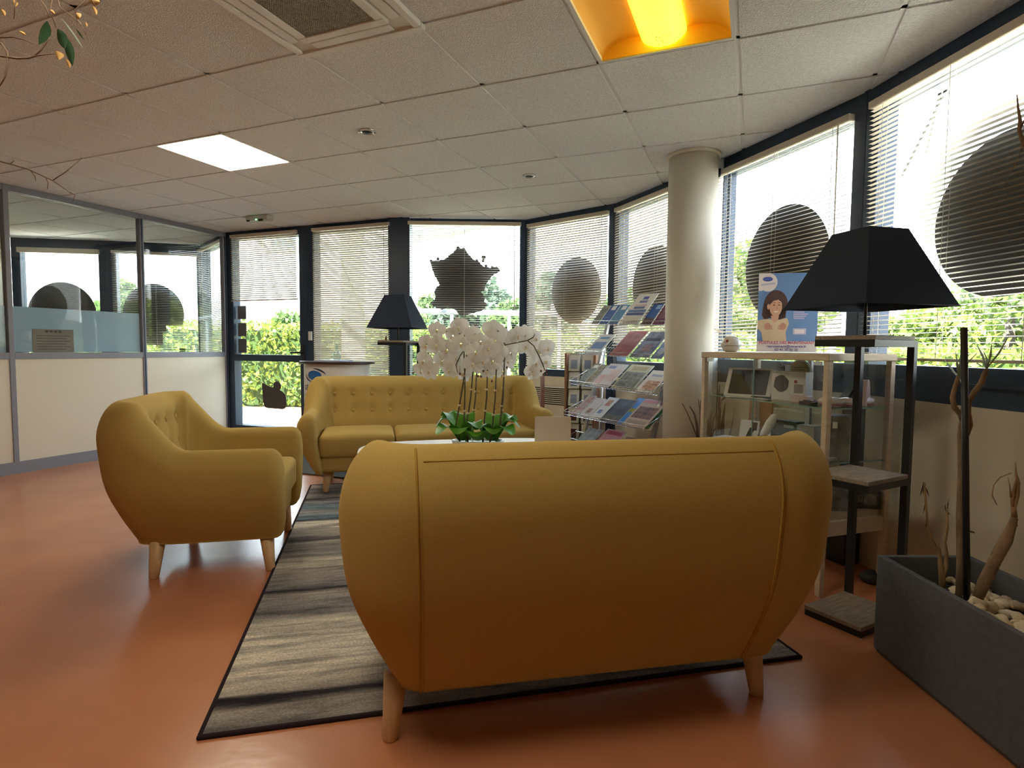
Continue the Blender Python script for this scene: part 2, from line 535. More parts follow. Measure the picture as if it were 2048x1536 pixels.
def ln(w_): return w_['len']
blind(door, 'half raised beige blind on the glass door beside the office partition', .115, ln(door) - .10, 1.615, 2.375, R(38), wand=False)
blind(win1, 'long closed beige blind behind the round reception counter', .115, ln(win1) - .02, .22, 2.375, R(47))
blind(win2, 'open see-through blind over the window with the map shaped sticker', .012, ln(win2) - .05, .30, 2.385, R(-1))
blind(win3, 'beige blind over the window between the map sticker and the magazine rack', .045, ln(win3) - .05, .895, 2.36, R(43))
blind(win4, 'beige blind behind the magazine rack, partly hidden by the round column', .055, ln(win4) - .06, 1.12, 2.36, R(43))
b5 = blind(win5, 'bright open blind behind the glass cabinet and the poster', .03, ln(win5) - .06, 1.045, 2.33, R(25))
blind(win6, 'widely open blind over the window nearest the grey planter, large round sticker behind', .07, ln(win6) - .05, 1.045, 2.335, R(-4))
blind(win10, 'open blind in the office behind the partition, round sticker with a torn corner', .06, ln(win10) - .03, .92, 2.30, R(15), wand=False)
blind(win11, 'closed blind in the office corner beside the glass door', .03, ln(win11) - .03, .92, 2.35, R(35), wand=False)
MB().bb((0, -.02, 0), (.92, .02, .06)).build('venetian_blind', M_slat, None, Vector(win9.location) + Matrix.Rotation(win9.rotation_euler[2], 3, 'Z') @ Vector((.10, -.04, 2.24)), win9.rotation_euler[2])
tag(bpy.data.objects[-1] if False else [o for o in C.objects if o.name.startswith('venetian_blind')][-1], 'fully raised blind pack above the bare office window', 'blind', 'venetian blinds along the glazed front')

# ------------------------------------------------------------------ stickers on the panes
def decal(win, label, pts, cx, cz, y=.0495, name='window_sticker', m=None):
    o = MB().poly([(cx + x, cz + z) for x, z in pts], y, y + .0012).build(name, m or M_decal, None, win.location, win.rotation_euler[2])
    return tag(o, label, 'sticker', 'stickers on the window panes')
circ = lambda rx, rz, n=56: [(rx * math.cos(2 * PI * k / n), rz * math.sin(2 * PI * k / n)) for k in range(n)]
FRP = [(268, 350), (320, 348), (355, 342), (392, 322), (425, 290), (448, 266), (478, 262), (508, 272), (530, 305), (570, 342), (600, 352), (628, 380), (665, 392), (700, 390), (740, 395), (738, 418), (700, 440), (668, 475), (650, 505), (640, 545), (612, 560), (630, 575), (642, 600), (636, 625), (655, 635), (648, 662), (620, 685), (580, 696), (545, 704), (515, 712), (490, 722), (462, 708), (448, 685), (425, 668), (390, 664), (355, 676), (318, 672), (288, 652), (270, 628), (300, 612), (305, 585), (298, 560), (312, 522), (335, 510), (318, 480), (296, 440), (282, 400)]
fr = []
for i, p in enumerate(FRP):
    q = FRP[(i + 1) % len(FRP)]
    for k in range(4):
        t = k / 4
        fr.append(((p[0] + (q[0] - p[0]) * t - 500 + jit(-3, 3)) * .00153, -(p[1] + (q[1] - p[1]) * t - 500 + jit(-3, 3)) * .00153))
dc = decal(win2, 'dark map shaped sticker with small knobs along its edges on the open window', fr, .583, 1.768)
kn = MB()
for x, z, r in ((275, 350, 9), (322, 338, 10), (458, 266, 13), (495, 272, 13), (430, 305, 8), (585, 345, 10), (632, 322, 15), (628, 345, 10), (648, 380, 10), (690, 388, 9), (720, 392, 10), (737, 412, 7), (398, 318, 7), (300, 640, 8), (650, 640, 8)):
    kn.poly([(.583 + (x - 500 + r * math.cos(q * PI / 6)) * .00153, 1.768 - (z - 500 + r * math.sin(q * PI / 6)) * .00153) for q in range(12)], .0490, .0495)
kn.build('knob', M_decal, dc)
decal(win3, 'round grey sticker behind the closed blind next to the magazine rack', circ(.29, .32), .60, 1.665)
decal(win4, 'round grey sticker half hidden behind the round column', circ(.32, .32), .55, 1.64)
decal(win5, 'round dark sticker behind the woman poster and lampshade', circ(.34, .355), .57, 1.63)
decal(win6, 'largest round dark sticker at the window nearest the grey planter', circ(.335, .325), .735, 1.645)
blob = [(-.165, .14), (-.13, .128), (-.06, .10), (-.005, .088)] + [(.065 + .058 * math.cos(R(a)), .105 + .055 * math.sin(R(a))) for a in range(190, -60, -16)] + [(.15, .04), (.185, .01), (.195, -.03), (.192, -.12), (.175, -.148), (.14, -.158), (-.08, -.155), (-.125, -.145), (-.148, -.09), (-.158, .04)]
decal(door, 'dark bag shaped sticker low on the lower pane of the glass door', blob, .63, .535)
for z, hh in ((1.49, .155), (1.29, .155), (1.10, .165)):
    decal(door, ['grey opening notice on the door pane, topmost of three', 'grey opening notice on the door pane, middle of three', 'grey opening notice on the door pane, lowest of three'][0 if z > 1.4 else 1 if z > 1.2 else 2],
          [(-.07, -hh / 2), (.06, -hh / 2), (.06, hh / 2), (-.07, hh / 2)], .185, z, name='door_notice', m=mat('grey notice', (.13, .14, .165), .7))
bump = circ(.36, .40)
bump = [p for p in bump if not (p[0] > .2 and p[1] < -.03)] 
decal(win9, 'round dark sticker on the bare office window above the frosted film', circ(.40, .42), .53, 1.47)
decal(win9, 'small round dark sticker overlapping the big one on the bare office window', circ(.13, .13), .88, 1.33, y=.0475)
torn = [(.36 * math.cos(a), .40 * math.sin(a)) for a in [R(x) for x in range(-20, 271, 8)]] + [(.0, -.40), (.10, -.40), (.10, -.22), (.14, -.22), (.14, -.14), (.24, -.14)]
decal(win10, 'round grey sticker with a torn corner in the office behind the partition', torn, .50, 1.50)

# ------------------------------------------------------------------ ceiling fittings
# flat LED panels: one in view, one added overhead to light the near floor
for (i_, j_), lb in (((-3, 1), 'flat square glowing light panel in the ceiling above the armchair'), ((1, -3), 'flat light panel added above the viewpoint to light the near floor, out of the picture')):
    p0 = grid(i_, j_)
    t = thing('ceiling_light', lb, 'ceiling light', (p0[0], p0[1], CEIL - .004), TH)
    MB().bb((.004, .004, 0), (.596, .596, .028)).build('frame', M_white, t)
    MB().bb((.014, .014, -.0015), (.586, .586, .001)).build('diffuser', mat('lit diffuser', (.9, .9, .85), .5, emit=(1.0, 0.92, 0.70), estr=5), t)

# recessed troffer with a glowing lamp cover
p0 = grid(2, 0)
t = thing('ceiling_light', 'recessed warm yellow ceiling light with a curved reflector and lamp cover', 'ceiling light', (p0[0], p0[1], CEIL), TH)
M_refl = mat('yellow lit reflector', (0.86, 0.50, 0.10), .5, var=.03, vscale=90)
f = MB()
for a, b in (((.004, .004, -.004), (.596, .022, .02)), ((.004, .578, -.004), (.596, .596, .02)), ((.004, .022, -.004), (.022, .578, .02)), ((.578, .022, -.004), (.596, .578, .02))):
    f.bb(a, b)
f.build('frame', M_bar, t)
rf = MB()
sec = []
for y in (.022, .578):
    row = []
    for k in range(25):
        u = k / 24
        h = .012 + .068 * abs(math.sin(2 * PI * u)) ** .6
        row.append((.022 + .556 * u, y, h))
    sec.append(row)
rf.loft(sec, closed=False, caps=False)
for y in (.024, .576):
    n0 = [(.022 + .556 * k / 24, y, .012 + .068 * abs(math.sin(2 * PI * k / 24)) ** .6) for k in range(25)]
    rf.add([(.022, y, .0)] + n0 + [(.578, y, .0)], [tuple(range(27))])
rf.build('reflector', M_refl, t)
cv = MB()
sec = []
for y in (.030, .05, .55, .57):
    r = .098 if .04 < y < .56 else .085
    sec.append([(.30 + r * math.cos(a), y, .060 + r * math.sin(a) * .60) for a in [PI + PI * k / 14 for k in range(15)]])
cv.loft(sec, closed=False, caps=True)
cv.build('lamp_cover', mat('glowing lamp cover', (.9, .75, .3), .5, emit=(1.0, 0.80, 0.03), estr=.75, var=.1), t)
fly = MB()
for k in range(22):
    x, y = .30 + random.gauss(0, .016), random.uniform(.40, .56)
    fly.ball((x, y, .0005), (.0022, .0034, .0008), 5, 3)
o = fly.build('dust_specks', mat('dust', (.25, .2, .02), .9), t); o['kind'] = 'stuff'

# air conditioning cassette
p0 = grid(0, -1)
t = thing('ceiling_cassette', 'square white air conditioning cassette with a mesh grille in the ceiling', 'air conditioner', (p0[0], p0[1], CEIL), TH)
f = MB()
for a, b in (((-.02, -.02, -.022), (.62, .015, 0)), ((-.02, .585, -.022), (.62, .62, 0)), ((-.02, .015, -.022), (.015, .585, 0)), ((.585, .015, -.022), (.62, .585, 0))):
    f.bb(a, b)
f.build('frame', M_white, t, bevel=.004)
MB().bb((.015, .015, -.012), (.585, .585, .03)).build('body', mat('cassette body', (.68, .66, .60), .5), t)
f = MB()
for a, b in (((.085, .085, -.026), (.515, .125, -.010)), ((.085, .475, -.026), (.515, .515, -.010)), ((.085, .125, -.026), (.125, .475, -.010)), ((.475, .125, -.026), (.515, .475, -.010))):
    f.bb(a, b)
f.build('grille_frame', M_white, t, bevel=.003)
for c0, c1 in (((.10, .024, -.02), (.50, .07, -.012)), ((.10, .53, -.02), (.50, .576, -.012)), ((.024, .10, -.02), (.07, .50, -.012)), ((.53, .10, -.02), (.576, .50, -.012))):
    MB().bb(c0, c1).build('louvre', M_white, t, bevel=.003)
MB().bb((.125, .125, -.0135), (.475, .475, -.0115)).build('filter', M_black, t)
gr = MB()
for k in range(33):
    u = .125 + .35 * k / 32
    gr.bb((u - .0026, .125, -.021), (u + .0026, .475, -.018)); gr.bb((.125, u - .0026, -.021), (.475, u + .0026, -.018))
o = gr.build('grille', mat('grille', (.50, .47, .40), .6), t); o['kind'] = 'stuff'

# two small spots
for (x, y), lb in (((-.901, 3.652), 'small recessed spot in the ceiling between the light panels, nearer one'), ((.117, 4.544), 'small recessed spot in the ceiling before the magazine rack, farther one')):
    t = thing('ceiling_spot', lb, 'spotlight', (x, y, CEIL), .3, 'recessed ceiling spots')
    MB().lathe([(.052, 0), (.050, -.006), (.036, -.010), (.034, -.002)], 24).build('ring', M_chrome, t)
    MB().lathe([(.034, -.004), (.020, -.012), (.004, -.015)], 16).build('lens', M_black, t)
    for sx_ in (-1, 1):
        MB().box((sx_ * .046, 0, -.010), (.014, .020, .012)).build('clip', M_chrome, t)

# emergency exit light
t = thing('emergency_light', 'small white emergency light with a green lamp on the ceiling near the door', 'emergency light', (-2.579, 6.0, CEIL), -.35)
MB().bb((-.14, -.045, -.055), (.14, .045, 0)).build('body', mat('pale grey plastic', (.55, .55, .52), .5), t, bevel=.01)
MB().bb((-.11, -.047, -.075), (.09, -.010, -.045)).build('cover', M_pane, t)
MB().ball((.0, -.050, -.050), (.006, .003, .006), 8, 5).build('green_lamp', mat('green lamp', (.1, .6, .2), .4, emit=(.25, 1, .45), estr=4), t)
MB().bb((-.12, -.049, -.062), (-.085, -.045, -.045)).build('label', M_black, t)
MB().bb((.03, -.049, -.066), (.085, -.045, -.045)).build('label', M_black, t)

# ------------------------------------------------------------------ rug and mat
AX = R(13.5)
U = Vector((math.cos(AX), math.sin(AX), 0)); V_ = Vector((-math.sin(AX), math.cos(AX), 0))
rm = bpy.data.materials.new('striped rug'); rm.use_nodes = True
t_ = rm.node_tree; b_ = t_.nodes['Principled BSDF']; b_.inputs['Roughness'].default_value = .95; b_.inputs['Specular IOR Level'].default_value = .1
g = t_.nodes.new('ShaderNodeTexCoord')
def noise(scale, loc, detail=4, sc=1, rough=.55):
    mp = t_.nodes.new('ShaderNodeMapping'); mp.inputs['Scale'].default_value = scale; mp.inputs['Location'].default_value = loc
    n = t_.nodes.new('ShaderNodeTexNoise'); n.inputs['Scale'].default_value = sc; n.inputs['Detail'].default_value = detail; n.inputs['Roughness'].default_value = rough
    t_.links.new(g.outputs['Object'], mp.inputs[0]); t_.links.new(mp.outputs[0], n.inputs['Vector'])
    return n
def ramp(src, stops):
    r = t_.nodes.new('ShaderNodeValToRGB'); e = r.color_ramp.elements
    while len(e) < len(stops): e.new(.5)
    for q, (p, c) in zip(e, stops): q.position = p; q.color = (*c, 1) if len(c) == 3 else c
    t_.links.new(src, r.inputs[0]); return r
def mixc(fac, a, b):
    m = t_.nodes.new('ShaderNodeMix'); m.data_type = 'RGBA'
    t_.links.new(fac, m.inputs[0]); t_.links.new(a, m.inputs[6]); t_.links.new(b, m.inputs[7]); return m.outputs[2]
# hand laid bands along the length: pale, grey, dark lines, a teal zone far off
sp = t_.nodes.new('ShaderNodeSeparateXYZ'); t_.links.new(g.outputs['Object'], sp.inputs[0])
wob = noise((1.3, 5, 1), (3, 1, 0), 5)
ad = t_.nodes.new('ShaderNodeMath'); ad.operation = 'MULTIPLY_ADD'; ad.inputs[1].default_value = .16
t_.links.new(wob.outputs['Fac'], ad.inputs[0]); t_.links.new(sp.outputs['Y'], ad.inputs[2])
dv = t_.nodes.new('ShaderNodeMath'); dv.operation = 'MULTIPLY_ADD'; dv.inputs[1].default_value = 1 / 3.1; dv.inputs[2].default_value = -.025
t_.links.new(ad.outputs[0], dv.inputs[0])
PALE, MID, GREY, DARK, TEAL = (.66, .58, .47), (.38, .33, .29), (.22, .20, .20), (.040, .034, .042), (.17, .25, .28)
band = ramp(dv.outputs[0], [(.0, GREY), (.035, MID), (.045, DARK), (.055, DARK), (.062, MID), (.10, PALE), (.185, PALE), (.195, MID), (.215, PALE), (.25, GREY), (.30, MID), (.315, DARK), (.325, GREY), (.40, MID), (.43, PALE), (.48, GREY), (.535, MID), (.545, DARK), (.56, MID), (.63, PALE), (.66, PALE), (.672, DARK), (.685, TEAL), (.74, MID), (.765, TEAL), (.82, GREY), (.84, DARK), (.855, MID), (.93, GREY), (1.0, PALE)])
streak = noise((5, 40, 1), (0, 0, 0), 7, 1, .75)
sr = ramp(streak.outputs['Fac'], [(.33, (.68, .66, .67)), (.50, (1, 1, 1)), (.72, (1.18, 1.16, 1.13))])
patch = noise((2.5, 16, 1), (7, 3, 0), 6)
pr = ramp(patch.outputs['Fac'], [(.38, (.55, .55, .57)), (.55, (1.1, 1.1, 1.08))])
def mul(a, b):
    m = t_.nodes.new('ShaderNodeMix'); m.data_type = 'RGBA'; m.blend_type = 'MULTIPLY'; m.inputs[0].default_value = 1; m.clamp_result = False
    t_.links.new(a, m.inputs[6]); t_.links.new(b, m.inputs[7]); return m.outputs[2]
c1 = mul(mul(band.outputs[0], sr.outputs[0]), pr.outputs[0])
fleck = noise((1, 1, 1), (0, 0, 0), 3, 120, .8)
fk = ramp(fleck.outputs['Fac'], [(.34, (.72, .72, .72)), (.66, (1.25, 1.25, 1.25))])
c1 = mul(c1, fk.outputs[0])
t_.links.new(c1, b_.inputs['Base Color'])
pile = noise((1, 1, 1), (0, 0, 0), 2, 350)
bp = t_.nodes.new('ShaderNodeBump'); bp.inputs['Strength'].default_value = .5; bp.inputs['Distance'].default_value = .01
t_.links.new(pile.outputs['Fac'], bp.inputs['Height']); t_.links.new(bp.outputs[0], b_.inputs['Normal'])
rug = thing('rug', 'grey and cream streaked rug with dark edging under the sofas', 'rug', (-.871, 1.554, 0), AX)
RW, RL = 1.974, 3.06
MB().bb((.012, .012, .0005), (RW - .012, RL - .012, .010)).build('pile', rm, rug)
M_bind = mat('dark rug edging', (.028, .018, .022), .9, spec=.1)
for a, b in (((0, 0, .0005), (RW, .014, .012)), ((0, RL - .014, .0005), (RW, RL, .012)), ((0, .014, .0005), (.014, RL - .014, .012)), ((RW - .014, .014, .0005), (RW, RL - .014, .012))):
    MB().bb(a, b).build('edging', M_bind, rug, bevel=.003, seg=1)
o = MB().bb((0, 0, .0005), (1.5, .95, .012)).build('door_mat', mat('charcoal mat', (.10, .10, .09), .95, var=.3, vscale=160, bump=.6, bscale=250), None, (-2.55, 5.25, 0), R(-21.5))
tag(o, 'dark grey entrance mat on the floor inside the glass door', 'doormat')

# ------------------------------------------------------------------ upholstery
def spline_loop(pts, n):
    """closed Catmull-Rom through pts, resampled"""
    out = []; N = len(pts)
    for k in range(n):
        u = k / n * N; i = int(u); f = u - i
        p0, p1, p2, p3 = pts[(i - 1) % N], pts[i % N], pts[(i + 1) % N], pts[(i + 2) % N]
        out.append(tuple(.5 * ((2 * p1[d]) + (-p0[d] + p2[d]) * f + (2 * p0[d] - 5 * p1[d] + 4 * p2[d] - p3[d]) * f * f + (-p0[d] + 3 * p1[d] - 3 * p2[d] + p3[d]) * f ** 3) for d in (0, 1)))
    return out
def sm(x): x = max(0, min(1, x)); return x * x * (3 - 2 * x)
ZB = .165
def profile(b, h, n=60):
    arm = [(.132, ZB), (.124, ZB + .012), (.066, .275), (.018, .39), (.0, .505), (.012, h - .055), (.045, h - .010), (.082, h), (.120, h - .022), (.138, h - .08), (.143, .44), (.160, .30), (.175, ZB)]
    bk = [(.155, ZB), (.147, ZB + .012), (.082, .30), (.026, .44), (.004, .60), (.003, h - .135), (.035, h - .045), (.088, h), (.150, h - .022), (.188, h - .085), (.205, .62), (.232, .44), (.236, ZB)]
    return spline_loop([tuple(arm[i][d] * (1 - b) + bk[i][d] * b for d in (0, 1)) for i in range(13)], n)

def upholstered(name, label, cat, org, rz, W, D, ncush, cols, rows, hback=.84, harm=.615, feet=None, rear_seams=False, group=None, on_rug=(0, 0, 0, 0)):
    t = thing(name, label, cat, (org[0], org[1], 0), rz, group)
    r = .24
    hw = W / 2
    path = []
    y = D - .06
    n = int((D - .06 - r) / .03)
    for k in range(n + 1): path.append((-hw, D - .06 - (D - .06 - r) * k / n, -1, 0))
    for k in range(1, 13):
        a = PI + (PI / 2) * k / 13
        path.append((-hw + r + r * math.cos(a), r + r * math.sin(a), math.cos(a), math.sin(a)))
    m = int((W - 2 * r) / .022)
    for k in range(m + 1): path.append((-hw + r + (W - 2 * r) * k / m, 0, 0, -1))
    for k in range(1, 13):
        a = PI * 1.5 + (PI / 2) * k / 13
        path.append((hw - r + r * math.cos(a), r + r * math.sin(a), math.cos(a), math.sin(a)))
    for k in range(n + 1): path.append((hw, r + (D - .06 - r) * k / n, 1, 0))
    btn = [(x, z) for z in rows for x in cols]
    secs = []
    def section(px, py, nx, ny, sc=1, fwd=0):
        b = 1 - sm((py - .15) / .27)
        h = harm + (hback - harm) * b + (.02 * sm((py - .3) / .4) * 0)
        pr = profile(b, h)
        cx, cz = sum(p[0] for p in pr) / len(pr), sum(p[1] for p in pr) / len(pr)
        q = []
        for tt, z in pr:
            tt, z = cx + (tt - cx) * sc, cz + (z - cz) * sc
            X, Y = px - nx * tt, py - ny * tt + fwd
            if b > .95 and ny < -.5 and tt > .15 and z > .40:
                d = 0
                for bx, bz in btn:
                    dd = (X - bx) ** 2 + (z - bz) ** 2
                    if dd < .02: d += .019 * math.exp(-dd / (.024 ** 2))
                if cols:
                    xb = min(cols, key=lambda c_: abs(c_ - X))
                    if rows[-1] - .02 < z < rows[0] + .05: d += .0045 * math.exp(-((X - xb) / .012) ** 2)
                    for zz in rows: d += .0035 * math.exp(-((z - zz) / .02) ** 2)
                Y -= d
            q.append((X, Y, z))
        return q
    f0, f1 = path[0], path[-1]
    for sc, fw_ in ((.25, .060), (.62, .057), (.84, .048), (.95, .030), (.99, .014)):
        secs.append(section(*f0, sc, fw_))
    for p in path: secs.append(section(*p))
    for sc, fw_ in ((.99, .014), (.95, .030), (.84, .048), (.62, .057), (.25, .060)):
        secs.append(section(*f1, sc, fw_))
    MB().loft(secs).build('shell', M_fab, t)
    # seat base and cushions
    MB().bb((-hw + .152, .205, ZB + .006), (hw - .152, D - .055, .30)).build('seat_base', M_fab, t, bevel=.028, seg=3)
    iw = W - 2 * .147
    for k in range(ncush):
        a, b = -iw / 2 + iw * k / ncush + .003, -iw / 2 + iw * (k + 1) / ncush - .003
        bm = bmesh.new()
        bmesh.ops.create_cube(bm, size=1)
        for v in bm.verts: v.co = Vector((a + (b - a) * (v.co.x + .5), .235 + (D - .025 - .235) * (v.co.y + .5), .285 + .165 * (v.co.z + .5)))
        bmesh.ops.bevel(bm, geom=list(bm.edges), offset=.035, segments=4, profile=.5, affect='EDGES')
        bmesh.ops.subdivide_edges(bm, edges=[e for e in bm.edges if e.calc_length() > .15], cuts=6, use_grid_fill=True)
        for v in bm.verts:
            u, w_ = (v.co.x - a) / (b - a), (v.co.y - .235) / (D - .26)
            if v.co.z > .36: v.co.z += .018 * max(0, math.sin(PI * u)) ** .5 * max(0, math.sin(PI * min(1, max(0, w_)))) ** .5
        for fc in bm.faces: fc.smooth = True
        me = bpy.data.meshes.new('seat_cushion'); bm.to_mesh(me); bm.free(); me.materials.append(M_fab)
        link('seat_cushion', me, t)
    # buttons sit in the dimples of the back
    pr = [p for p in profile(1, hback) if p[0] > .15]
    bme = MB().ball((0, 0, 0), (.015, .007, .015), 12, 6).mesh('button', M_fab)
    for bx, bz in btn:
        cand = sorted(pr, key=lambda p: abs(p[1] - bz))[:2]
        (t1, z1), (t2, z2) = cand
        tt = t1 + (t2 - t1) * (bz - z1) / (z2 - z1) if abs(z2 - z1) > 1e-6 else t1
        link('button', bme, t, (bx, tt - .011, bz))
    # seams
    outer = [p for p in profile(1, hback, 120)]
    k0 = min(range(120), key=lambda k: (outer[k][0] - .185) ** 2 + (outer[k][1] - ZB) ** 2)
    run = [outer[(k0 + k) % 120] for k in range(1, 66)]
    if rear_seams:
        for sx_ in (-1, 1):
            pts = []
            for tt, z in run:
                xx = (-.525 if sx_ < 0 else .445) + sx_ * .02 * (z - .2)
                pts.append((xx, tt - .0005 + (.24 - math.sqrt(.24 ** 2 - max(0, abs(xx) - .5) ** 2)), z))
            MB().tube(pts, .0032, 6).build('piping', M_pipe, t)
            MB().tube([(p[0] + .010, p[1] + .001, p[2]) for p in pts[:52]], .0018, 6).build('piping', M_pipe, t)
        zt = min(run, key=lambda p: abs(p[0] - .045) + (0 if p[1] > .7 else 9))
        MB().tube([(x, zt[0] + .0005, zt[1]) for x in [-.52 + .97 * k / 30 for k in range(31)]], .0022, 6).build('piping', M_pipe, t)
    # legs: turned, splayed
    for (x, y), rg in zip(feet, on_rug):
        tx, ty = x - math.copysign(.018, x), y + (.016 if y < D / 2 else -.018)
        MB().tube([(x, y, .0125 * rg), (x, y, .0125 * rg + .004), (tx, ty, ZB + .02)], [.0195, .022, .035], 20).build('leg', M_leg, t)
    return t

near = upholstered('sofa', 'mustard yellow two-seat sofa seen from behind, nearest the planter and floor lamp', 'sofa', (.301, 1.483), R(11.5), 1.48, .80, 2,
                   [-.36 + .12 * k for k in range(7)], (.70, .57), feet=((-.605, .215), (.545, .215), (-.58, .68), (.58, .68)), rear_seams=True, hback=.852, on_rug=(0, 0, 1, 1))
far = upholstered('sofa', 'mustard yellow three-seat buttoned sofa facing the coffee table and orchid', 'sofa', (-.775, 5.13), AX + PI, 1.96, .80, 3,
                  [-.75 + .15 * k for k in range(11)], (.715, .575), feet=((-.79, .2), (.79, .2), (-.79, .66), (.79, .66)), on_rug=(0, 0, 1, 1), hback=.855)
arm = upholstered('armchair', 'mustard yellow buttoned armchair with pale wooden legs beside the rug', 'armchair', (-1.985, 2.933), AX - PI / 2, .93, .83, 1,
                  [-.225 + .15 * k for k in range(4)], (.71, .575), feet=((-.310, .235), (.310, .235), (-.310, .75), (.310, .75)))

# ------------------------------------------------------------------ coffee table
CT = (-.25, 3.45)
t = thing('coffee_table', 'low white coffee table with rounded ends between the two sofas', 'coffee table', (CT[0], CT[1], .0125), AX)
def stadium(a, b, p=3.2, n=48):
    return [(a * math.copysign(abs(math.cos(2 * PI * k / n)) ** (2 / p), math.cos(2 * PI * k / n)), b * math.copysign(abs(math.sin(2 * PI * k / n)) ** (2 / p), math.sin(2 * PI * k / n))) for k in range(n)]
MB().slab(stadium(.65, .36), .462, .488).build('table_top', mat('cream lacquer', (.80, .74, .63), .35), t, bevel=.006)
for sx_ in (-1, 1):
    for sy_ in (-1, 1):
        MB().tube([(sx_ * .50, sy_ * .25, 0), (sx_ * .44, sy_ * .20, .465)], [.013, .022], 14).build('leg', M_leg, t)
TT = .5

# ------------------------------------------------------------------ white orchid on the table
OX, OY = -.20, 3.42
t = thing('potted_orchid', 'white moth orchid with green leaves and tied stems on the coffee table', 'orchid', (0, 0, 0))
M_pot = mat('white ceramic pot', (.80, .80, .78), .25)
M_stem = mat('orchid stem', (.10, .075, .035), .6, var=.3, vscale=30)
M_clip = mat('pale clip', (.70, .50, .26), .5)
M_petal = mat('white petal', (.86, .82, .77), .6, spec=.2, transl=.32, var=.03, vscale=30)
M_lip = mat('orchid lip', (.74, .60, .38), .5)
M_bud = mat('orchid bud', (.16, .06, .035), .5, var=.3, vscale=60)
M_oleaf = mat('orchid leaf', (.10, .30, .022), .35, var=.25, vscale=9, transl=.12)
MB().lathe([(.085, 0), (.095, .01), (.105, .055), (.098, .056), (.09, .045)], 28, sx=1.5, sy=.9).build('pot', M_pot, t, (OX, OY, TT))
# leaves: wide straps arching out
def strap(base, ang, length, width, lift, droop, n=9):
    mb = MB(); vs = []
    d = Vector((math.cos(ang), math.sin(ang), 0)); s_ = Vector((-math.sin(ang), math.cos(ang), 0))
    for i in range(n + 1):
        u = i / n
        p = Vector(base) + d * length * u * (1 - .12 * u) + Vector((0, 0, lift * math.sin(min(1, u * 1.15) * PI * .62) - droop * u ** 2.4))
        wd = width * (math.sin(PI * (.10 + .86 * u)) ** .62)
        for k in (-1, -.5, 0, .5, 1):
            vs.append(p + s_ * wd * k / 2 + Vector((0, 0, .13 * wd * abs(k))))
    return mb.add(vs, [(i * 5 + k, i * 5 + k + 1, i * 5 + k + 6, i * 5 + k + 5) for i in range(n) for k in range(4)], 0, True)
for bx, a, ln_, wd, li, dr in ((-.10, 185, .17, .13, .15, .06), (-.10, 220, .19, .13, .11, .05), (-.09, 262, .16, .13, .095, .03), (-.08, 315, .15, .13, .125, .03), (-.07, 100, .14, .12, .16, .03), (-.10, 150, .15, .13, .165, .02),
                               (.09, 355, .18, .13, .14, .05), (.09, 318, .18, .13, .11, .05), (.08, 278, .15, .12, .095, .03), (.07, 232, .14, .12, .115, .03), (.08, 75, .14, .12, .155, .02), (.10, 30, .17, .13, .155, .03), (0, 268, .15, .12, .07, .02)):
    strap((OX + bx, OY, TT + .05), R(a), ln_, wd, li, dr).build('leaf', M_oleaf, t)
# stems and their stakes: foot pixel, top pixel
rnd = random.Random(3)
for (fx, fy, tx, ty, dy) in ((912, 850, 936, 690, -.04), (928, 862, 928, 700, .02), (932, 858, 947, 730, -.02), (945, 845, 953, 745, .10), (968, 850, 975, 735, .0), (984, 862, 993, 730, -.06), (1000, 852, 1010, 690, .02), (1002, 850, 1008, 730, .06)):
    p0, p1 = at(fx, fy, OY + dy), at(tx, ty, OY + dy * 1.4)
    p0.z = TT + .04 if p0.z < TT + .04 else p0.z
    mid = (p0 + p1) / 2 + Vector((.006, 0, 0))
    base = Vector((OX + (p0.x - OX) * .8, OY + dy * .7, TT + .03))
    st = MB().tube([base, p0, mid, p1], [.0052, .005, .0045, .004], 7).build('stem', M_stem, t)
    for u in (.25, .62):
        q = p0.lerp(p1, u)
        MB().box(q, (.018, .012, .010), rnd.uniform(0, 1)).build('clip', M_clip, st)
# arching flower sprays
def spray(pts):
    ps = [at(x, y, OY + d) for x, y, d in pts]
    MB().tube(ps, [.0036] * (len(ps) - 1) + [.0018], 6).build('flower_spray', M_stem, t)
spray([(936, 690, -.04), (930, 672, -.02), (900, 660, .02), (872, 672, .04), (850, 700, .05), (836, 732, .06), (832, 742, .06)])
spray([(928, 700, .02), (920, 712, 0), (912, 730, -.02), (915, 745, -.02)])
spray([(993, 730, -.06), (988, 700, -.06), (970, 672, -.08), (950, 668, -.08), (940, 700, -.10), (953, 742, -.10)])
spray([(1010, 690, .02), (1000, 665, .02), (985, 655, .04)])
spray([(1008, 730, .06), (1003, 705, .05), (1000, 690, .05), (995, 682, .05)])
spray([(1010, 690, .02), (1030, 686, .05), (1055, 681, .08), (1068, 692, .10), (1078, 712, .12), (1086, 730, .12), (1090, 742, .12)])
spray([(1055, 681, .08), (1066, 675, .10), (1070, 668, .10)])
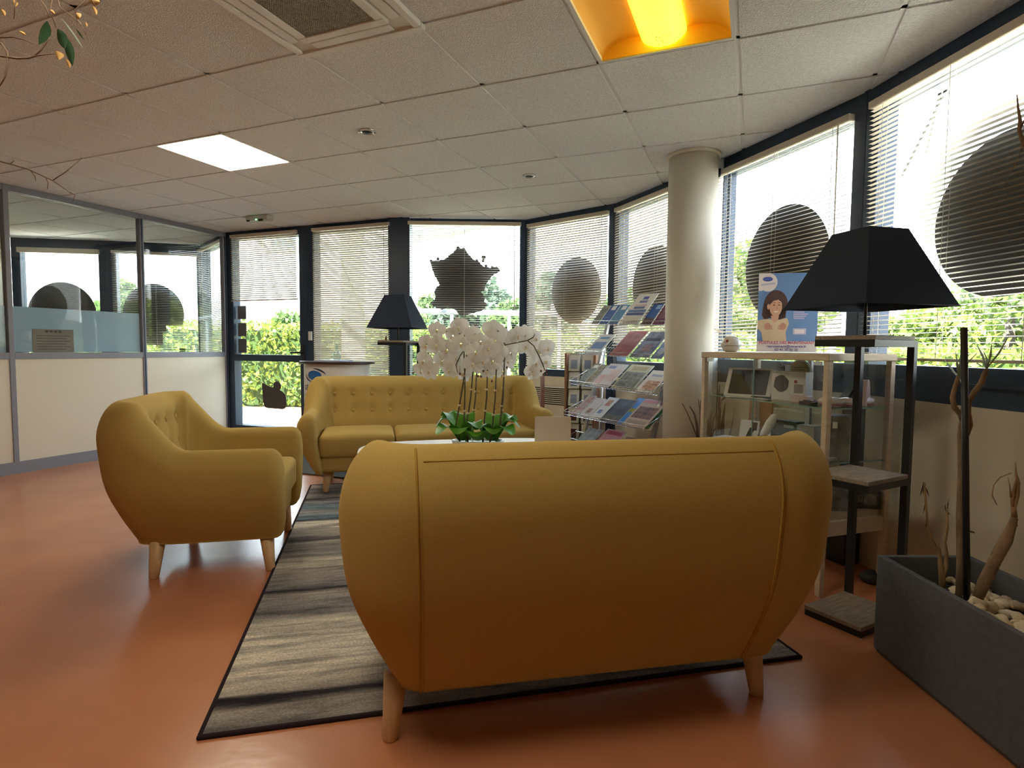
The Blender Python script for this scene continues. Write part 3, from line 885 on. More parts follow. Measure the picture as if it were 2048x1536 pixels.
# flowers: five petals round a lip
def petal_mesh(L, W, curl):
    vs = []
    for i in range(6):
        u = i / 5
        wd = W * math.sin(PI * (.09 + .87 * u)) ** .6
        for k in (-1, -.4, .4, 1):
            vs.append((wd * k / 2, .004 + curl * u * u + .12 * wd * abs(k) ** 2, .004 + L * u))
    return MB().add(vs, [(i * 4 + k, i * 4 + k + 1, i * 4 + k + 5, i * 4 + k + 4) for i in range(5) for k in range(3)], 0, True).mesh('petal', M_petal)
big, small = petal_mesh(.044, .058, .010), petal_mesh(.042, .036, .007)
lip = MB().ball((0, -.004, -.004), (.005, .007, .006), 8, 5).ball((0, -.006, -.011), (.007, .004, .004), 8, 5).mesh('flower', M_lip)
FL = [(852, 690, 0), (846, 722, 0), (858, 742, -.03), (842, 742, .02), (874, 660, 0), (872, 690, -.05), (884, 722, -.03), (893, 700, -.07), (905, 672, 0), (898, 740, -.02), (918, 655, 0), (922, 688, -.06), (928, 668, .05), (912, 716, .02), (917, 735, .05), (925, 745, .04),
      (948, 668, -.08), (962, 684, -.12), (952, 704, -.14), (946, 728, -.12), (966, 722, -.12), (978, 696, -.13), (974, 742, -.08), (985, 722, -.10), (990, 682, -.06), (996, 705, -.04), (984, 660, .02), (1000, 668, .05), (1012, 690, .08), (1015, 722, .10), (1008, 742, .06), (1022, 706, .06),
      (1036, 672, .06), (1050, 668, .10), (1052, 694, .14), (1072, 676, .16), (1076, 700, .16), (1096, 696, .18), (1092, 722, .18), (1072, 726, .15), (1082, 738, .17), (1066, 745, .14)]
for i, (x, y, d) in enumerate(FL):
    p = at(x, y, OY + d)
    out = (p.x - OX) * 1.5
    f = link('flower', lip, t, p)
    f.rotation_euler = (rnd.uniform(-.35, .25) + .15, rnd.uniform(-.25, .25), out + rnd.uniform(-.5, .5) + .1)
    f.scale = [rnd.uniform(1.12, 1.38)] * 3
    for k, ang in enumerate((0, 72, 144, 216, 288)):
        q = link('petal', big if k in (1, 4) else small, f)
        q.rotation_euler = (rnd.uniform(-.12, .12), R(ang) + rnd.uniform(-.06, .06), 0)
for x, y, d in ((829, 738, .06), (834, 744, .06), (826, 746, .06), (920, 748, -.02), (934, 750, .05), (936, 743, .03), (953, 742, -.10), (967, 742, -.10), (956, 752, -.10), (962, 753, -.09), (1014, 735, .06), (1082, 742, .12), (1093, 741, .12), (1087, 749, .12), (1093, 748, .12), (984, 762, .05)):
    MB().ball(at(x, y, OY + d), (.0062, .0062, .0078), 8, 6).build('bud', M_bud, t)

# paper and the upright board on the table
o = MB().bb((-.145, -.10, 0), (.145, .10, .006)).build('magazine', [M_white2], None, (-.61, 3.555, .5012), R(15))
tag(o, 'white brochure lying flat at the end of the coffee table beside the orchid', 'brochure')
bd = thing('table_sign', 'plain beige upright board with rounded corners on the coffee table', 'sign', (.255, 3.575, .5005), R(4))
MB().poly([(-.112, 0), (.112, 0)] + [(.102 + .010 * math.sin(a) , .158 + .010 * math.cos(a)) for a in [PI / 2 - k * PI / 8 for k in range(5)]] + [(-.102 - .010 * math.cos(a), .158 + .010 * math.sin(a)) for a in [PI / 2 - k * PI / 8 for k in range(5)]], -.004, .004).build('board', mat('beige board', (.66, .54, .42), .5), bd, (0, 0, .012))
MB().bb((-.08, -.035, 0), (.08, .035, .012)).build('foot', M_white, bd)

# ------------------------------------------------------------------ floor lamps with shelves
def floor_lamp(name, label, org, rz, shade_rz, side=.425):
    t = thing(name, label, 'floor lamp', (org[0], org[1], 0), rz, 'floor lamps with shelves and black shades')
    W2, D2 = .1425, .1175
    def shelf(z, base=False):
        sh = MB().bb((-W2, -D2, z - .017), (W2, D2, z)).build('shelf', M_wood, t, bevel=.0015, seg=1)
        fr = MB()
        h = .026
        if base: fr.bb((-W2 + .002, -D2 + .002, 0), (W2 - .002, D2 - .002, z - .017))
        else:
            for a, b in (((-W2, -D2), (W2, -D2 + .018)), ((-W2, D2 - .018), (W2, D2)), ((-W2, -D2 + .018), (-W2 + .018, D2 - .018)), ((W2 - .018, -D2 + .018), (W2, D2 - .018))):
                fr.bb((a[0], a[1], z - .017 - h), (b[0], b[1], z - .017))
        fr.build('shelf_frame', M_blackmetal, t)
    shelf(.042, True); shelf(.607); shelf(1.160)
    for y in (-D2 + .014, D2 - .014):
        MB().bb((W2 - .0005, y - .0135, .02), (W2 + .0265, y + .0135, 1.142)).build('post', M_blackmetal, t, bevel=.001, seg=1)
        for z in (.012, .588, 1.130): MB().bb((W2 - .012, y - .0135, z), (W2 + .001, y + .0135, z + .012)).build('bracket', M_blackmetal, t)
    MB().tube([(0, 0, 1.158), (0, 0, 1.44)], .0065, 10).build('pole', M_blackmetal, t)
    MB().tube([(0, 0, 1.40), (0, 0, 1.47)], .019, 14).build('lamp_socket', M_white, t)
    MB().ball((0, 0, 1.505), (.03, .03, .04), 14, 8).build('bulb', M_white, t)
    a, b = side / 2, side * .215
    outer, inner = [], []
    sh = MB()
    c4 = ((-1, -1), (1, -1), (1, 1), (-1, 1))
    secs = [[(x * a, y * a, 0) for x, y in c4], [(x * b, y * b, .300) for x, y in c4], [(x * (b - .003), y * (b - .003), .300) for x, y in c4], [(x * (a - .004), y * (a - .004), .0) for x, y in c4]]
    sh.loft(secs, smooth=False, caps=False)
    sh.add([p for p in secs[0]] + [p for p in secs[3]], [(k, (k + 1) % 4, (k + 1) % 4 + 4, k + 4) for k in range(4)])
    s_ = sh.build('lamp_shade', M_shade, t, (0, 0, 1.272), shade_rz - rz)
    for k in range(4):
        k2 = (k + 1) % 4
        MB().tube([(c4[k][0] * a, c4[k][1] * a, .001), (c4[k2][0] * a, c4[k2][1] * a, .001)], .003, 6).build('shade_rim', M_shade, s_)
    MB().bb((-b, -.003, .285), (b, .003, .291)).bb((-.003, -b, .285), (.003, b, .291)).build('shade_spider', M_blackmetal, s_)
    return t
floor_lamp('floor_lamp', 'black pyramid shade floor lamp on a shelf stand before the glass cabinet', (1.41, 2.338), R(30), R(14))
floor_lamp('floor_lamp', 'black pyramid shade floor lamp behind the three-seat sofa near the map sticker', (-1.05, 5.36), R(-25), R(-11))
o = MB().ball((0, 0, .012), (.012, .010, .012), 10, 6).ball((0, 0, .030), .008, 8, 6).build('figurine', mat('brown clay', (.35, .20, .12), .6), None, (-1.155, 5.33, 1.1605))
tag(o, 'tiny brown figurine on the upper shelf of the far floor lamp', 'figurine')

# ------------------------------------------------------------------ reception counter
M_blue = mat('logo blue', (.012, .13, .42), .45)
M_darkblue = mat('logo navy', (.018, .035, .12), .45)
M_kiosk = mat('counter print', (.70, .69, .67), .35)
KX, KY = -1.80, 6.00
kx, ky = .335, .275
t = thing('reception_counter', 'round fronted white counter with a blue eye logo and dark wooden top', 'counter', (KX, KY, 0), 0)
arc = [PI + PI * k / 32 for k in range(33)]
half = [(kx * math.cos(a), ky * math.sin(a)) for a in arc]
MB().slab(half, .16, .925).build('body', M_kiosk, t)
MB().slab([(x * .985, y * .985) for x, y in half], .0, .16).build('plinth', mat('green grey plinth', (.07, .10, .10), .5), t)
MB().slab([(x * 1.13, y * 1.13) for x, y in half] + [(kx * 1.13, .03), (-kx * 1.13, .03)], .925, .952).build('counter_top', mat('dark wood top', (.055, .028, .024), .35), t, bevel=.004)
def wrap(s, z, off):
    a = PI * 1.5 + s / (.5 * (kx + ky))
    n = Vector((math.cos(a) / kx, math.sin(a) / ky)).normalized()
    return (kx * math.cos(a) + n.x * off, ky * math.sin(a) + n.y * off, z)
S0 = -.155
lg = MB()
lg.add([wrap(S0, .815, .003)] + [wrap(S0 + .082 * math.cos(q * PI / 18), .815 + .046 * math.sin(q * PI / 18), .003) for q in range(36)], [(0, 1 + k, 1 + (k + 1) % 36) for k in range(36)], 0)
for a0, a1, sg in ((R(100), R(8), 1), (R(165), R(262), 1)):
    top, bot = [], []
    for k in range(19):
        u = k / 18; a = a0 + (a1 - a0) * u
        th = .020 * math.sin(PI * min(1, u * .9 + .05))
        top.append(wrap(S0 + .012 * (1 if a0 < 2 else -1) + .112 * math.cos(a), .815 + .068 * math.sin(a), .003)); bot.append(wrap(S0 + .012 * (1 if a0 < 2 else -1) + (.112 - th) * math.cos(a), .815 + (.068 - th * .8) * math.sin(a), .003))
    lg.add(top + bot, [(k, k + 1, k + 20, k + 19) for k in range(18)], 1)
lg.build('logo', [M_blue, M_darkblue], t)
def wrapped_text(body, size, s0, z, m, nm='lettering'):
    me = text_mesh(body, size, bold=.0012)
    for v in me.vertices: v.co = Vector(wrap(s0 + v.co.x, z + v.co.y, .0025))
    me.materials.clear(); me.materials.append(m)
    link(nm, me, t)
wrapped_text('GÉNÉRALE', .066, S0 - .005, .665, M_darkblue)
wrapped_text('Tou', .075, S0 - .08, .43, M_darkblue)
ln2 = MB()
for r_, z in ((0, .62), (1, .61)):
    for k in range(14):
        s_ = S0 - .16 + .023 * k
        ln2.add([wrap(s_, z, .0025), wrap(s_ + .016, z, .0025), wrap(s_ + .016, z + .007, .0025), wrap(s_, z + .007, .0025)], [(0, 1, 2, 3)])
for z in (.652, .645):
    ln2.add([wrap(S0 - .15, z, .0025), wrap(S0 + .15, z, .0025), wrap(S0 + .15, z + .003, .0025), wrap(S0 - .15, z + .003, .0025)], [(0, 1, 2, 3)])
ln2.build('fine_print', M_darkblue, t)
# on the counter
c = thing('carafe', 'small clear glass carafe standing on the round counter', 'carafe', (-1.76, 5.84, .9525))
M_carafe = glass_mat('carafe glass', (.86, .90, .92), 2.5)
MB().lathe([(.030, 0), (.042, .012), (.045, .03), (.036, .07), (.016, .10), (.013, .125), (.018, .135)], 20).build('bottle', M_carafe, c)
MB().ball((0, 0, .150), (.014, .014, .017), 12, 7).build('stopper', M_carafe, c)
o = MB().bb((-.15, -.10, 0), (.15, .10, .012)).build('folder', mat('pale blue folder', (.52, .58, .80), .35), None, (-1.79, 5.86, .9525), R(-20))
o.location.z = .9525; c.location.z = .9652
tag(o, 'pale blue folder lying on the round counter under the carafe', 'folder')
MB().bb((-.018, -.008, -.09), (.018, 0, .09)).tube([(0, -.006, 0), (0, -.05, 0), (-.13, -.055, 0)], .010, 10).build('door_handle', M_black, door, (ln(door) - .05, 0, 1.03))
o = MB().bb((-.022, -.020, -.05), (.022, 0, .05)).build('door_reader', M_white, None, Vector(win1.location) + Matrix.Rotation(win1.rotation_euler[2], 3, 'Z') @ Vector((.055, -.0005, 1.215)), win1.rotation_euler[2], bevel=.004)
tag(o, 'small white access reader on the navy frame beside the glass door', 'access reader')

# brown board leaning behind the far sofa
o = MB().bb((-.022, -.008, 0), (.022, .008, .84)).build('wooden_board', mat('red brown wood', (.20, .075, .04), .5, var=.3, vscale=9, stretch=(8, 8, 1)), None, (.29, 5.56, 0))
o.rotation_euler = (-.16, .10, .5)
tag(o, 'reddish brown wooden board leaning at the end of the three-seat sofa', 'board')

# ------------------------------------------------------------------ convector heaters
def heater(label, win, x0, x1, z0, z1, gz, n, dp=.07):
    L = x1 - x0; a = win.rotation_euler[2]
    b = Vector(win.location) + Matrix.Rotation(a, 3, 'Z') @ Vector((x0, -.001, 0))
    t = thing('convector_heater', label, 'heater', b, a, 'white wall heaters')
    M_h = mat('heater enamel', (.66, .60, .50), .45)
    MB().bb((0, -dp, z0), (L, 0, z1)).build('casing', M_h, t, bevel=.008)
    if n: MB().bb((.03, -dp - .0015, gz - .012), (L - .03, -dp + .001, gz + n * .0195)).build('grille_back', M_black, t)
    for k in range(n):
        MB().bb((.03, -dp - .006, gz + k * .0195), (L - .03, -dp - .001, gz + k * .0195 + .009)).build('slat', M_h, t)
    return t
heater('white heater with a long slatted grille under the window by the magazine rack', win3, .12, .94, .14, .72, .555, 8)
heater('white heater on the wall behind the glass display cabinet', win5, .64, 1.03, .12, .755, .62, 0, .06)

# ------------------------------------------------------------------ magazine rack
RX = thing('magazine_rack', 'leaning chrome wire magazine rack with five tiers beside the round column', 'magazine rack', (.55, 4.83, 0), math.atan2(-.8, .6))
RLEN = .80
TZ = [1.335, 1.088, .836, .584, .33]
TY = [.0875, 0, -.065, -.13, -.195]
LEAN = [R(48), R(40), R(38), R(36), R(36)]
DROP = .03
for x in (.05, RLEN - .04):
    MB().loft([[(x - .014, -.095, 0), (x + .014, -.095, 0), (x + .014, -.065, 0), (x - .014, -.065, 0)], [(x - .014, .290, 1.36), (x + .014, .290, 1.36), (x + .014, .315, 1.36), (x - .014, .315, 1.36)]], smooth=False).build('side_frame', M_alu, RX)
    MB().tube([(x, .255, 1.15), (x, .19, .02), (x, .19, 0)], .009, 8).build('rear_leg', M_chrome, RX)
    MB().bb((x - .02, -.25, 0), (x + .02, .21, .018)).build('foot', M_black, RX)
MB().tube([(.05, .205, .25), (RLEN - .04, .205, .25)], .007, 8).build('cross_bar', M_chrome, RX)
for z, y, le in zip(TZ, TY, LEAN):
    w_ = MB()
    dz = lambda x: -DROP * x / RLEN
    X = [-.03 + (RLEN + .06) * k / 30 for k in range(31)]
    ca, sa = math.cos(le), math.sin(le)
    for k, x in enumerate(X):
        zz = z + dz(x)
        w_.tube([(x, y, zz), (x, y + .010, zz - .028), (x, y + .055, zz - .034), (x, y + .055 + .19 * ca, zz - .034 + .19 * sa)], .0015, 4, smooth=False)
    w_.build('tray_wire', M_chrome, RX)
    for (yy, zo) in ((y, 0), (y + .055 + .19 * ca, -.034 + .19 * sa), (y + .055 + .1 * ca, -.034 + .1 * sa)):
        MB().tube([(-.035, yy, z + zo + dz(-.035)), (RLEN + .035, yy, z + zo + dz(RLEN + .035))], .0032, 6).build('tray_rail', M_chrome, RX)
    for x in (-.03, RLEN + .03):
        zz = z + dz(x)
        MB().tube([(x, y, zz), (x, y + .055 + .19 * ca, zz - .034 + .19 * sa)], .0028, 6).build('tray_end', M_chrome, RX)

def col(r, g, b): return mat('print %d %d %d' % (r, g, b), s2l((r, g, b)), .35)
def photo(a, b, sc=16):
    return mat('photo %s %s' % (a, b), s2l(a), .35, col2=s2l(b), vscale=sc, detail=4)
RXM = Matrix.Translation(RX.location) @ Matrix.Rotation(RX.rotation_euler[2], 4, 'Z')
MAGN = [0]
def magazine(tier, x0, wd, ht, main, parts, label, th=.005, lift=0, name='magazine', cat='magazine', grp=None, skew=0, back=0):
    """parts: (u0, v0, u1, v1, material) patches on the cover, u across, v up"""
    z, y, le = TZ[tier], TY[tier], LEAN[tier]
    mats = [M_white2, main] + [p[4] for p in parts]
    mb = MB()
    mb.bb((0, 0, 0), (wd, th, ht), 0)
    mb.quad((0, -.0004, 0), (wd, -.0004, 0), (wd, -.0004, ht), (0, -.0004, ht), 1)
    for i, (u0, v0, u1, v1, m_) in enumerate(parts):
        d = -.0007 - .0003 * i
        mb.quad((u0 * wd, d, v0 * ht), (u1 * wd, d, v0 * ht), (u1 * wd, d, v1 * ht), (u0 * wd, d, v1 * ht), 2 + i)
    me = mb.mesh(name, mats)
    o = bpy.data.objects.new(name, me); C.objects.link(o)
    xx = x0
    loc = Matrix.Translation((xx, y + .050 - .0075 * back - .008, z - .0285 - DROP * xx / RLEN + lift + .004))
    o.matrix_world = RXM @ loc @ Matrix.Rotation(-(PI / 2 - le), 4, 'X') @ Matrix.Rotation(skew, 4, 'Y') @ Matrix.Rotation(math.atan(DROP / RLEN), 4, 'Y')
    tag(o, label, cat, grp or 'magazines and leaflets on the rack')
W_, B1, B2 = col(228, 228, 226), col(52, 92, 160), col(88, 138, 178)
magazine(0, .01, .085, .21, photo((70, 85, 80), (160, 150, 120)), [], 'green grey leaflet at the far end of the top tier', name='leaflet', cat='leaflet')
magazine(0, .10, .10, .215, B1, [(.25, .72, .75, .94, W_), (.1, .3, .7, .34, B2)], 'dark blue leaflet with a white badge on the top tier', name='leaflet', cat='leaflet')
magazine(0, .205, .10, .215, B2, [(.3, .74, .8, .94, W_), (.0, .0, 1, .06, B1)], 'light blue leaflet with a white badge on the top tier', name='leaflet', cat='leaflet')
M_acr = mat('acrylic sheet', (.80, .78, .74), .15)
magazine(0, .325, .20, .335, M_acr, [(.38, .80, .66, .90, col(84, 92, 170)), (.30, .69, .72, .77, col(120, 120, 170)), (.18, .60, .80, .625, col(200, 130, 130)), (.22, .49, .78, .57, col(100, 110, 160)), (.05, .38, .95, .46, col(90, 120, 170)), (.05, .28, .95, .36, col(60, 80, 140)), (.12, .05, .88, .22, col(210, 200, 180))], 'tall white notice with blue stripes standing out above the top tier', name='notice', cat='notice', back=.6)
magazine(0, .545, .10, .215, B1, [(.45, .74, .9, .94, col(150, 180, 215)), (.0, .0, 1, .3, photo((60, 45, 60), (120, 90, 90), 40))], 'blue leaflet with a pale badge right of the tall notice on the top tier', name='leaflet', cat='leaflet')
magazine(0, .655, .11, .225, col(112, 60, 92), [(.35, .72, .75, .94, W_), (.2, .3, .8, .65, photo((150, 120, 110), (90, 50, 80), 40))], 'purple leaflet with a white badge on the top tier', name='leaflet', cat='leaflet')
magazine(0, .775, .08, .21, photo((160, 120, 80), (90, 60, 50), 30), [], 'brown leaflet next to the column on the top tier', name='leaflet', cat='leaflet')
magazine(1, .02, .17, .25, col(206, 206, 210), [(.1, .25, .9, .6, col(86, 120, 178)), (.2, .75, .8, .86, B2)], 'white and blue brochure at the far end of the second tier', name='brochure', cat='brochure')
magazine(1, .30, .20, .30, photo((176, 96, 90), (140, 60, 58), 14), [(.0, .90, 1, 1, col(190, 90, 84))], 'red magazine on the second tier')
magazine(1, .515, .19, .30, photo((150, 160, 190), (70, 72, 96), 14), [(.12, .62, .88, .74, col(48, 50, 70)), (.3, .2, .75, .5, photo((170, 130, 130), (96, 84, 110), 30))], 'grey blue magazine with a portrait on the second tier')
magazine(1, .72, .10, .24, col(110, 132, 180), [(.2, .2, .8, .5, col(170, 180, 205))], 'pale blue brochure next to the column on the second tier', name='brochure', cat='brochure')
magazine(2, .0, .075, .27, photo((150, 160, 150), (80, 84, 80), 40), [(.2, .78, .9, .92, W_)], 'grey leaflet at the far end of the third tier', name='leaflet', cat='leaflet')
magazine(2, .08, .075, .26, photo((90, 70, 64), (170, 160, 130), 40), [], 'dark brown leaflet next to the grey one on the third tier', name='leaflet', cat='leaflet')
magazine(2, .165, .20, .285, col(214, 208, 214), [(.1, .78, .5, .9, col(130, 140, 190)), (.45, .25, .95, .75, photo((214, 180, 176), (220, 205, 210), 20)), (.05, .1, .4, .5, col(214, 178, 182))], 'white and pink brochure on the third tier', name='brochure', cat='brochure')
magazine(2, .385, .23, .297, col(186, 184, 160), [(.06, .05, .94, .70, photo((150, 150, 140), (72, 82, 84), 26)), (.2, .76, .85, .93, photo((176, 120, 90), (150, 170, 120), 60))], 'magazine with a grey cover picture and coloured title on the third tier')
magazine(2, .63, .17, .25, col(220, 214, 214), [(.2, .1, .95, .52, photo((130, 60, 46), (226, 190, 160), 40)), (.2, .72, .8, .82, col(150, 160, 190))], 'white magazine with red brown figures on the third tier')
magazine(3, .0, .09, .26, photo((150, 60, 72), (190, 190, 190), 30), [], 'red and grey leaflet at the far end of the fourth tier', name='leaflet', cat='leaflet')
magazine(3, .10, .12, .24, col(196, 190, 196), [(.3, .2, .7, .45, photo((90, 80, 90), (180, 150, 140), 40))], 'white leaflet with a small dark picture on the fourth tier', name='leaflet', cat='leaflet')
magazine(3, .225, .11, .27, col(206, 208, 214), [(.25, .60, .75, .88, photo((150, 90, 70), (200, 170, 150), 30)), (.2, .25, .6, .42, col(110, 130, 180))], 'white leaflet with a brown portrait on the fourth tier', name='leaflet', cat='leaflet')
magazine(3, .345, .18, .27, photo((86, 96, 112), (52, 60, 66), 12), [(.1, .05, .9, .3, photo((120, 116, 100), (60, 70, 70), 30))], 'dark landscape brochure on the fourth tier', name='brochure', cat='brochure')
magazine(3, .50, .20, .31, col(70, 130, 200), [(.05, .8, .95, .95, photo((60, 70, 160), (120, 180, 230), 60)), (.05, .45, .5, .6, photo((40, 60, 30), (200, 190, 60), 60))], 'bright blue puzzle magazine mostly covered on the fourth tier')
magazine(3, .575, .22, .31, col(190, 166, 150), [(.08, .30, .92, .72, photo((150, 110, 100), (66, 58, 66), 30)), (.02, .86, .98, .98, col(196, 124, 130)), (.1, .1, .9, .22, col(160, 142, 130))], 'beige newspaper with a group photograph on the fourth tier', back=1.0, name='newspaper', cat='newspaper')
magazine(3, .735, .09, .24, photo((70, 120, 80), (30, 40, 40), 30), [], 'green and black magazine under the newspaper on the fourth tier')
magazine(4, .08, .17, .25, photo((150, 160, 170), (90, 100, 110), 20), [], 'grey magazine at the far end of the lowest tier')
magazine(4, .27, .20, .28, photo((190, 100, 110), (170, 150, 160), 24), [(.1, .8, .9, .95, col(150, 60, 74))], 'pink magazine on the lowest tier')
magazine(4, .50, .20, .24, photo((160, 70, 70), (110, 110, 100), 30), [], 'red patterned magazine on the lowest tier')

# leaflet stand behind the rack
t = thing('leaflet_stand', 'narrow brown leaflet stand full of white leaflets behind the magazine rack', 'leaflet stand', (.615, 5.185, 0), R(-25))
M_brn = mat('brown board', (.32, .16, .09), .55)
for x in (-.145, .125): MB().bb((x, -.03, .02), (x + .018, .10, 1.06)).build('side_board', M_brn, t)
MB().bb((-.127, .075, .02), (.125, .09, 1.06)).build('back_board', mat('pale back board', (.5, .47, .42), .6), t)
MB().bb((-.16, -.09, 0), (.16, .14, .02)).build('foot', M_black, t)
n_ = 0
for r_ in range(6):
    for cx in (-.063, .063):
        z = .12 + .155 * r_
        pk = MB().bb((cx - .056, -.032, z), (cx + .056, -.029, z + .07)).bb((cx - .056, -.032, z), (cx + .056, .072, z + .004)).build('pocket', M_pane, t)
        o = MB().bb((-.05, 0, 0), (.05, .012, .145)).quad((-.03, -.0006, .02), (.03, -.0006, .02), (.03, -.0006, .10), (-.03, -.0006, .10), 1).build('leaflet', [M_white2, col(92, 40, 48) if r_ < 3 else col(150, 165, 200)], None)
        o.matrix_world = Matrix.Translation(t.location) @ Matrix.Rotation(R(-25), 4, 'Z') @ Matrix.Translation((cx, -.018, z + .005)) @ Matrix.Rotation(-.12, 4, 'X')
        tag(o, '%s leaflets, brown stand, %s row from top, %s the rack' % ('white and dark red' if r_ < 3 else 'white and pale blue', ('sixth', 'fifth', 'fourth', 'third', 'second', 'first')[r_], 'nearer' if cx > 0 else 'farther from'), 'leaflet', 'leaflets in the brown stand')
        n_ += 1

# ------------------------------------------------------------------ glass display cabinet
VA = math.atan2(-.946, .325)
VO = Vector((1.095, 3.36, 0))
VM = Matrix.Translation(VO) @ Matrix.Rotation(VA, 4, 'Z')
VL, VD = .873, .40
M_vf = mat('pale wood frame', (.62, .50, .36), .45, var=.10, vscale=10, stretch=(1, 1, 8))
t = thing('display_cabinet', 'glass display cabinet in a pale wooden frame with hearing products, behind the floor lamp', 'display cabinet', VO, VA)
fw_ = .028
for x in (0, VL - fw_):
    for y in (0, VD - fw_):
        MB().bb((x, y, 0), (x + fw_, y + fw_, 1.055)).build('leg', M_vf, t, bevel=.002, seg=1)
MB().bb((-.004, -.004, 1.055), (VL + .004, VD + .004, 1.088)).build('top_panel', M_vf, t, bevel=.003, seg=1)
MB().bb((.036, .036, 1.0545), (VL - .036, VD - .036, 1.0548)).build('top_glass', M_clear, t)
MB().bb((fw_ - .001, .004, .335), (VL - fw_ + .001, VD - .004, .368)).build('bottom_panel', M_vf, t)
for y in (.002, VD - .030): MB().bb((fw_, y, .27), (VL - fw_, y + .026, .335)).build('apron', M_vf, t)
for x in (.002, VL - .030): MB().bb((x, fw_, .27), (x + .026, VD - fw_, .335)).build('apron', M_vf, t)
for z in (.845, .600):
    s_ = MB().bb((.014, .030, z - .006), (VL - .014, VD - .024, z)).build('glass_shelf', M_clear, t)
    MB().bb((.014, .026, z - .006), (VL - .014, .030, z)).bb((VL - .018, .03, z - .006), (VL - .014, VD - .024, z)).build('polished_edge', M_edge, s_)
MB().bb((fw_ + .001, .006, .37), (VL * .47, .010, 1.053)).build('sliding_door', M_clear, t)
MB().bb((VL * .44, .014, .37), (VL - fw_ - .001, .018, 1.053)).build('sliding_door', M_clear, t)
MB().bb((VL * .47, .0055, .37), (VL * .47 + .003, .0105, 1.053)).build('door_edge', M_edge, t)
MB().bb((VL - .012, fw_ + .001, .37), (VL - .008, VD - fw_ - .001, 1.053)).build('side_glass', M_clear, t)
MB().bb((.008, fw_ + .001, .37), (.012, VD - fw_ - .001, 1.053)).build('side_glass', M_clear, t)
MB().bb((fw_ + .001, VD - .012, .37), (VL - fw_ - .001, VD - .008, 1.053)).build('back_glass', M_clear, t)
for x, z in ((.040, 1.035), (VL - .085, 1.035)): MB().bb((x, .003, z), (x + .042, .0205, z + .018)).build('door_clip', M_chrome, t)
MB().bb((.40, VD - .030, .37), (.425, VD - .016, 1.053)).build('shelf_upright', M_alu, t)

def inside(name, label, cat, mb, mats, x, y, z, rz=0, bevel=0, grp='goods in the display cabinet', rx=0, ry=0):
    o = mb.build(name, mats, None, bevel=bevel)
    o.matrix_world = VM @ Matrix.Translation((x, y, z + .0006)) @ Matrix.Rotation(rz, 4, 'Z') @ Matrix.Rotation(rx, 4, 'X') @ Matrix.Rotation(ry, 4, 'Y')
    return tag(o, label, cat, grp)
M_pink = mat('pink white plastic', (.66, .50, .47), .4)
M_print = photo((120, 120, 122), (50, 52, 58), 26)
S1, S2, S3 = .845, .600, .368
# upper glass shelf
tb = thing('tablet', 'white framed tablet with a dark screen leaning in the upper shelf of the cabinet', 'tablet', (0, 0, 0), 0, 'goods in the display cabinet')
tb.matrix_world = VM @ Matrix.Translation((.235, .115, S1 + .001)) @ Matrix.Rotation(R(30), 4, 'Z')
lm = Matrix.Rotation(R(-27), 4, 'X')
MB().bb((-.125, 0, 0), (.125, .009, .175), 0, lm).build('case', M_white, tb, bevel=.003)
MB().bb((-.102, -.001, .014), (.102, .001, .161), 0, lm).build('screen', mat('dark screen', (.035, .042, .042), .12), tb)
MB().bb((-.10, .06, 0), (.10, .13, .004)).bb((-.10, .085, .002), (.10, .10, .12)).build('stand', M_black, tb)
inside('paper', 'white papers spread on the upper shelf before the tablet', 'paper', MB().bb((-.11, -.04, 0), (.11, .04, .004)).bb((-.06, -.05, .004), (.09, .03, .006)), M_white2, .30, .075, S1, .35)
bx = MB().bb((-.085, -.045, 0), (.085, .045, .145), 0)
bx.add([(-.035 + .038 * math.cos(q * PI / 8) * (1 + .1 * math.sin(q * 2.3)), -.0456, .085 + .044 * math.sin(q * PI / 8)) for q in range(16)], [tuple(range(16))], 1)
bx.quad((.03, -.0456, .09), (.045, -.0456, .09), (.045, -.0456, .105), (.03, -.0456, .105), 2).quad((.03, -.0456, .04), (.075, -.0456, .04), (.075, -.0456, .085), (.03, -.0456, .085), 3)
inside('product_box', 'white product box printed with a dark rounded shape on the upper shelf', 'box', bx, [M_white, mat('dark print', (.05, .048, .05), .5), col(150, 60, 70), col(150, 140, 136)], .47, .20, S1, R(22))
inside('adapter', 'dark cable end lying on the upper shelf between tablet and white box', 'cable', MB().bb((-.045, -.010, 0), (.045, .010, .012)).tube([(.04, 0, .006), (.09, .01, .005)], .004, 6), M_black, .36, .10, S1, .5, .003)
inside('small_box', 'small pale pink box on the upper shelf before the white product box', 'box', MB().bb((-.045, -.022, 0), (.045, .022, .034)), M_pink, .60, .135, S1, .2, .004)
inside('hearing_aid_case', 'small dark case on the edge of the upper shelf', 'case', MB().bb((-.035, -.022, 0), (.035, .022, .014)).bb((-.02, -.015, .014), (.025, .016, .020)), [mat('dark plum', (.05, .025, .03), .4)], .675, .10, S1, .1, .003)
ph = thing('phone_holder', 'black phone leaning in a white holder on the upper shelf', 'phone', (0, 0, 0), 0, 'goods in the display cabinet')
ph.matrix_world = VM @ Matrix.Translation((.73, .25, S1 + .001)) @ Matrix.Rotation(R(-18), 4, 'Z')
MB().bb((-.03, -.03, 0), (.05, .045, .030)).build('holder', M_white, ph, bevel=.005)
MB().bb((-.035, 0, 0), (.035, .009, .125), 0, Matrix.Translation((0, .0, .030)) @ Matrix.Rotation(R(-35), 4, 'X')).build('phone', M_black, ph, bevel=.003)
MB().bb((-.03, -.0012, .012), (.03, -.0004, .113), 0, Matrix.Translation((0, .0, .030)) @ Matrix.Rotation(R(-35), 4, 'X')).build('screen', mat('pale screen', (.25, .33, .36), .15), ph)
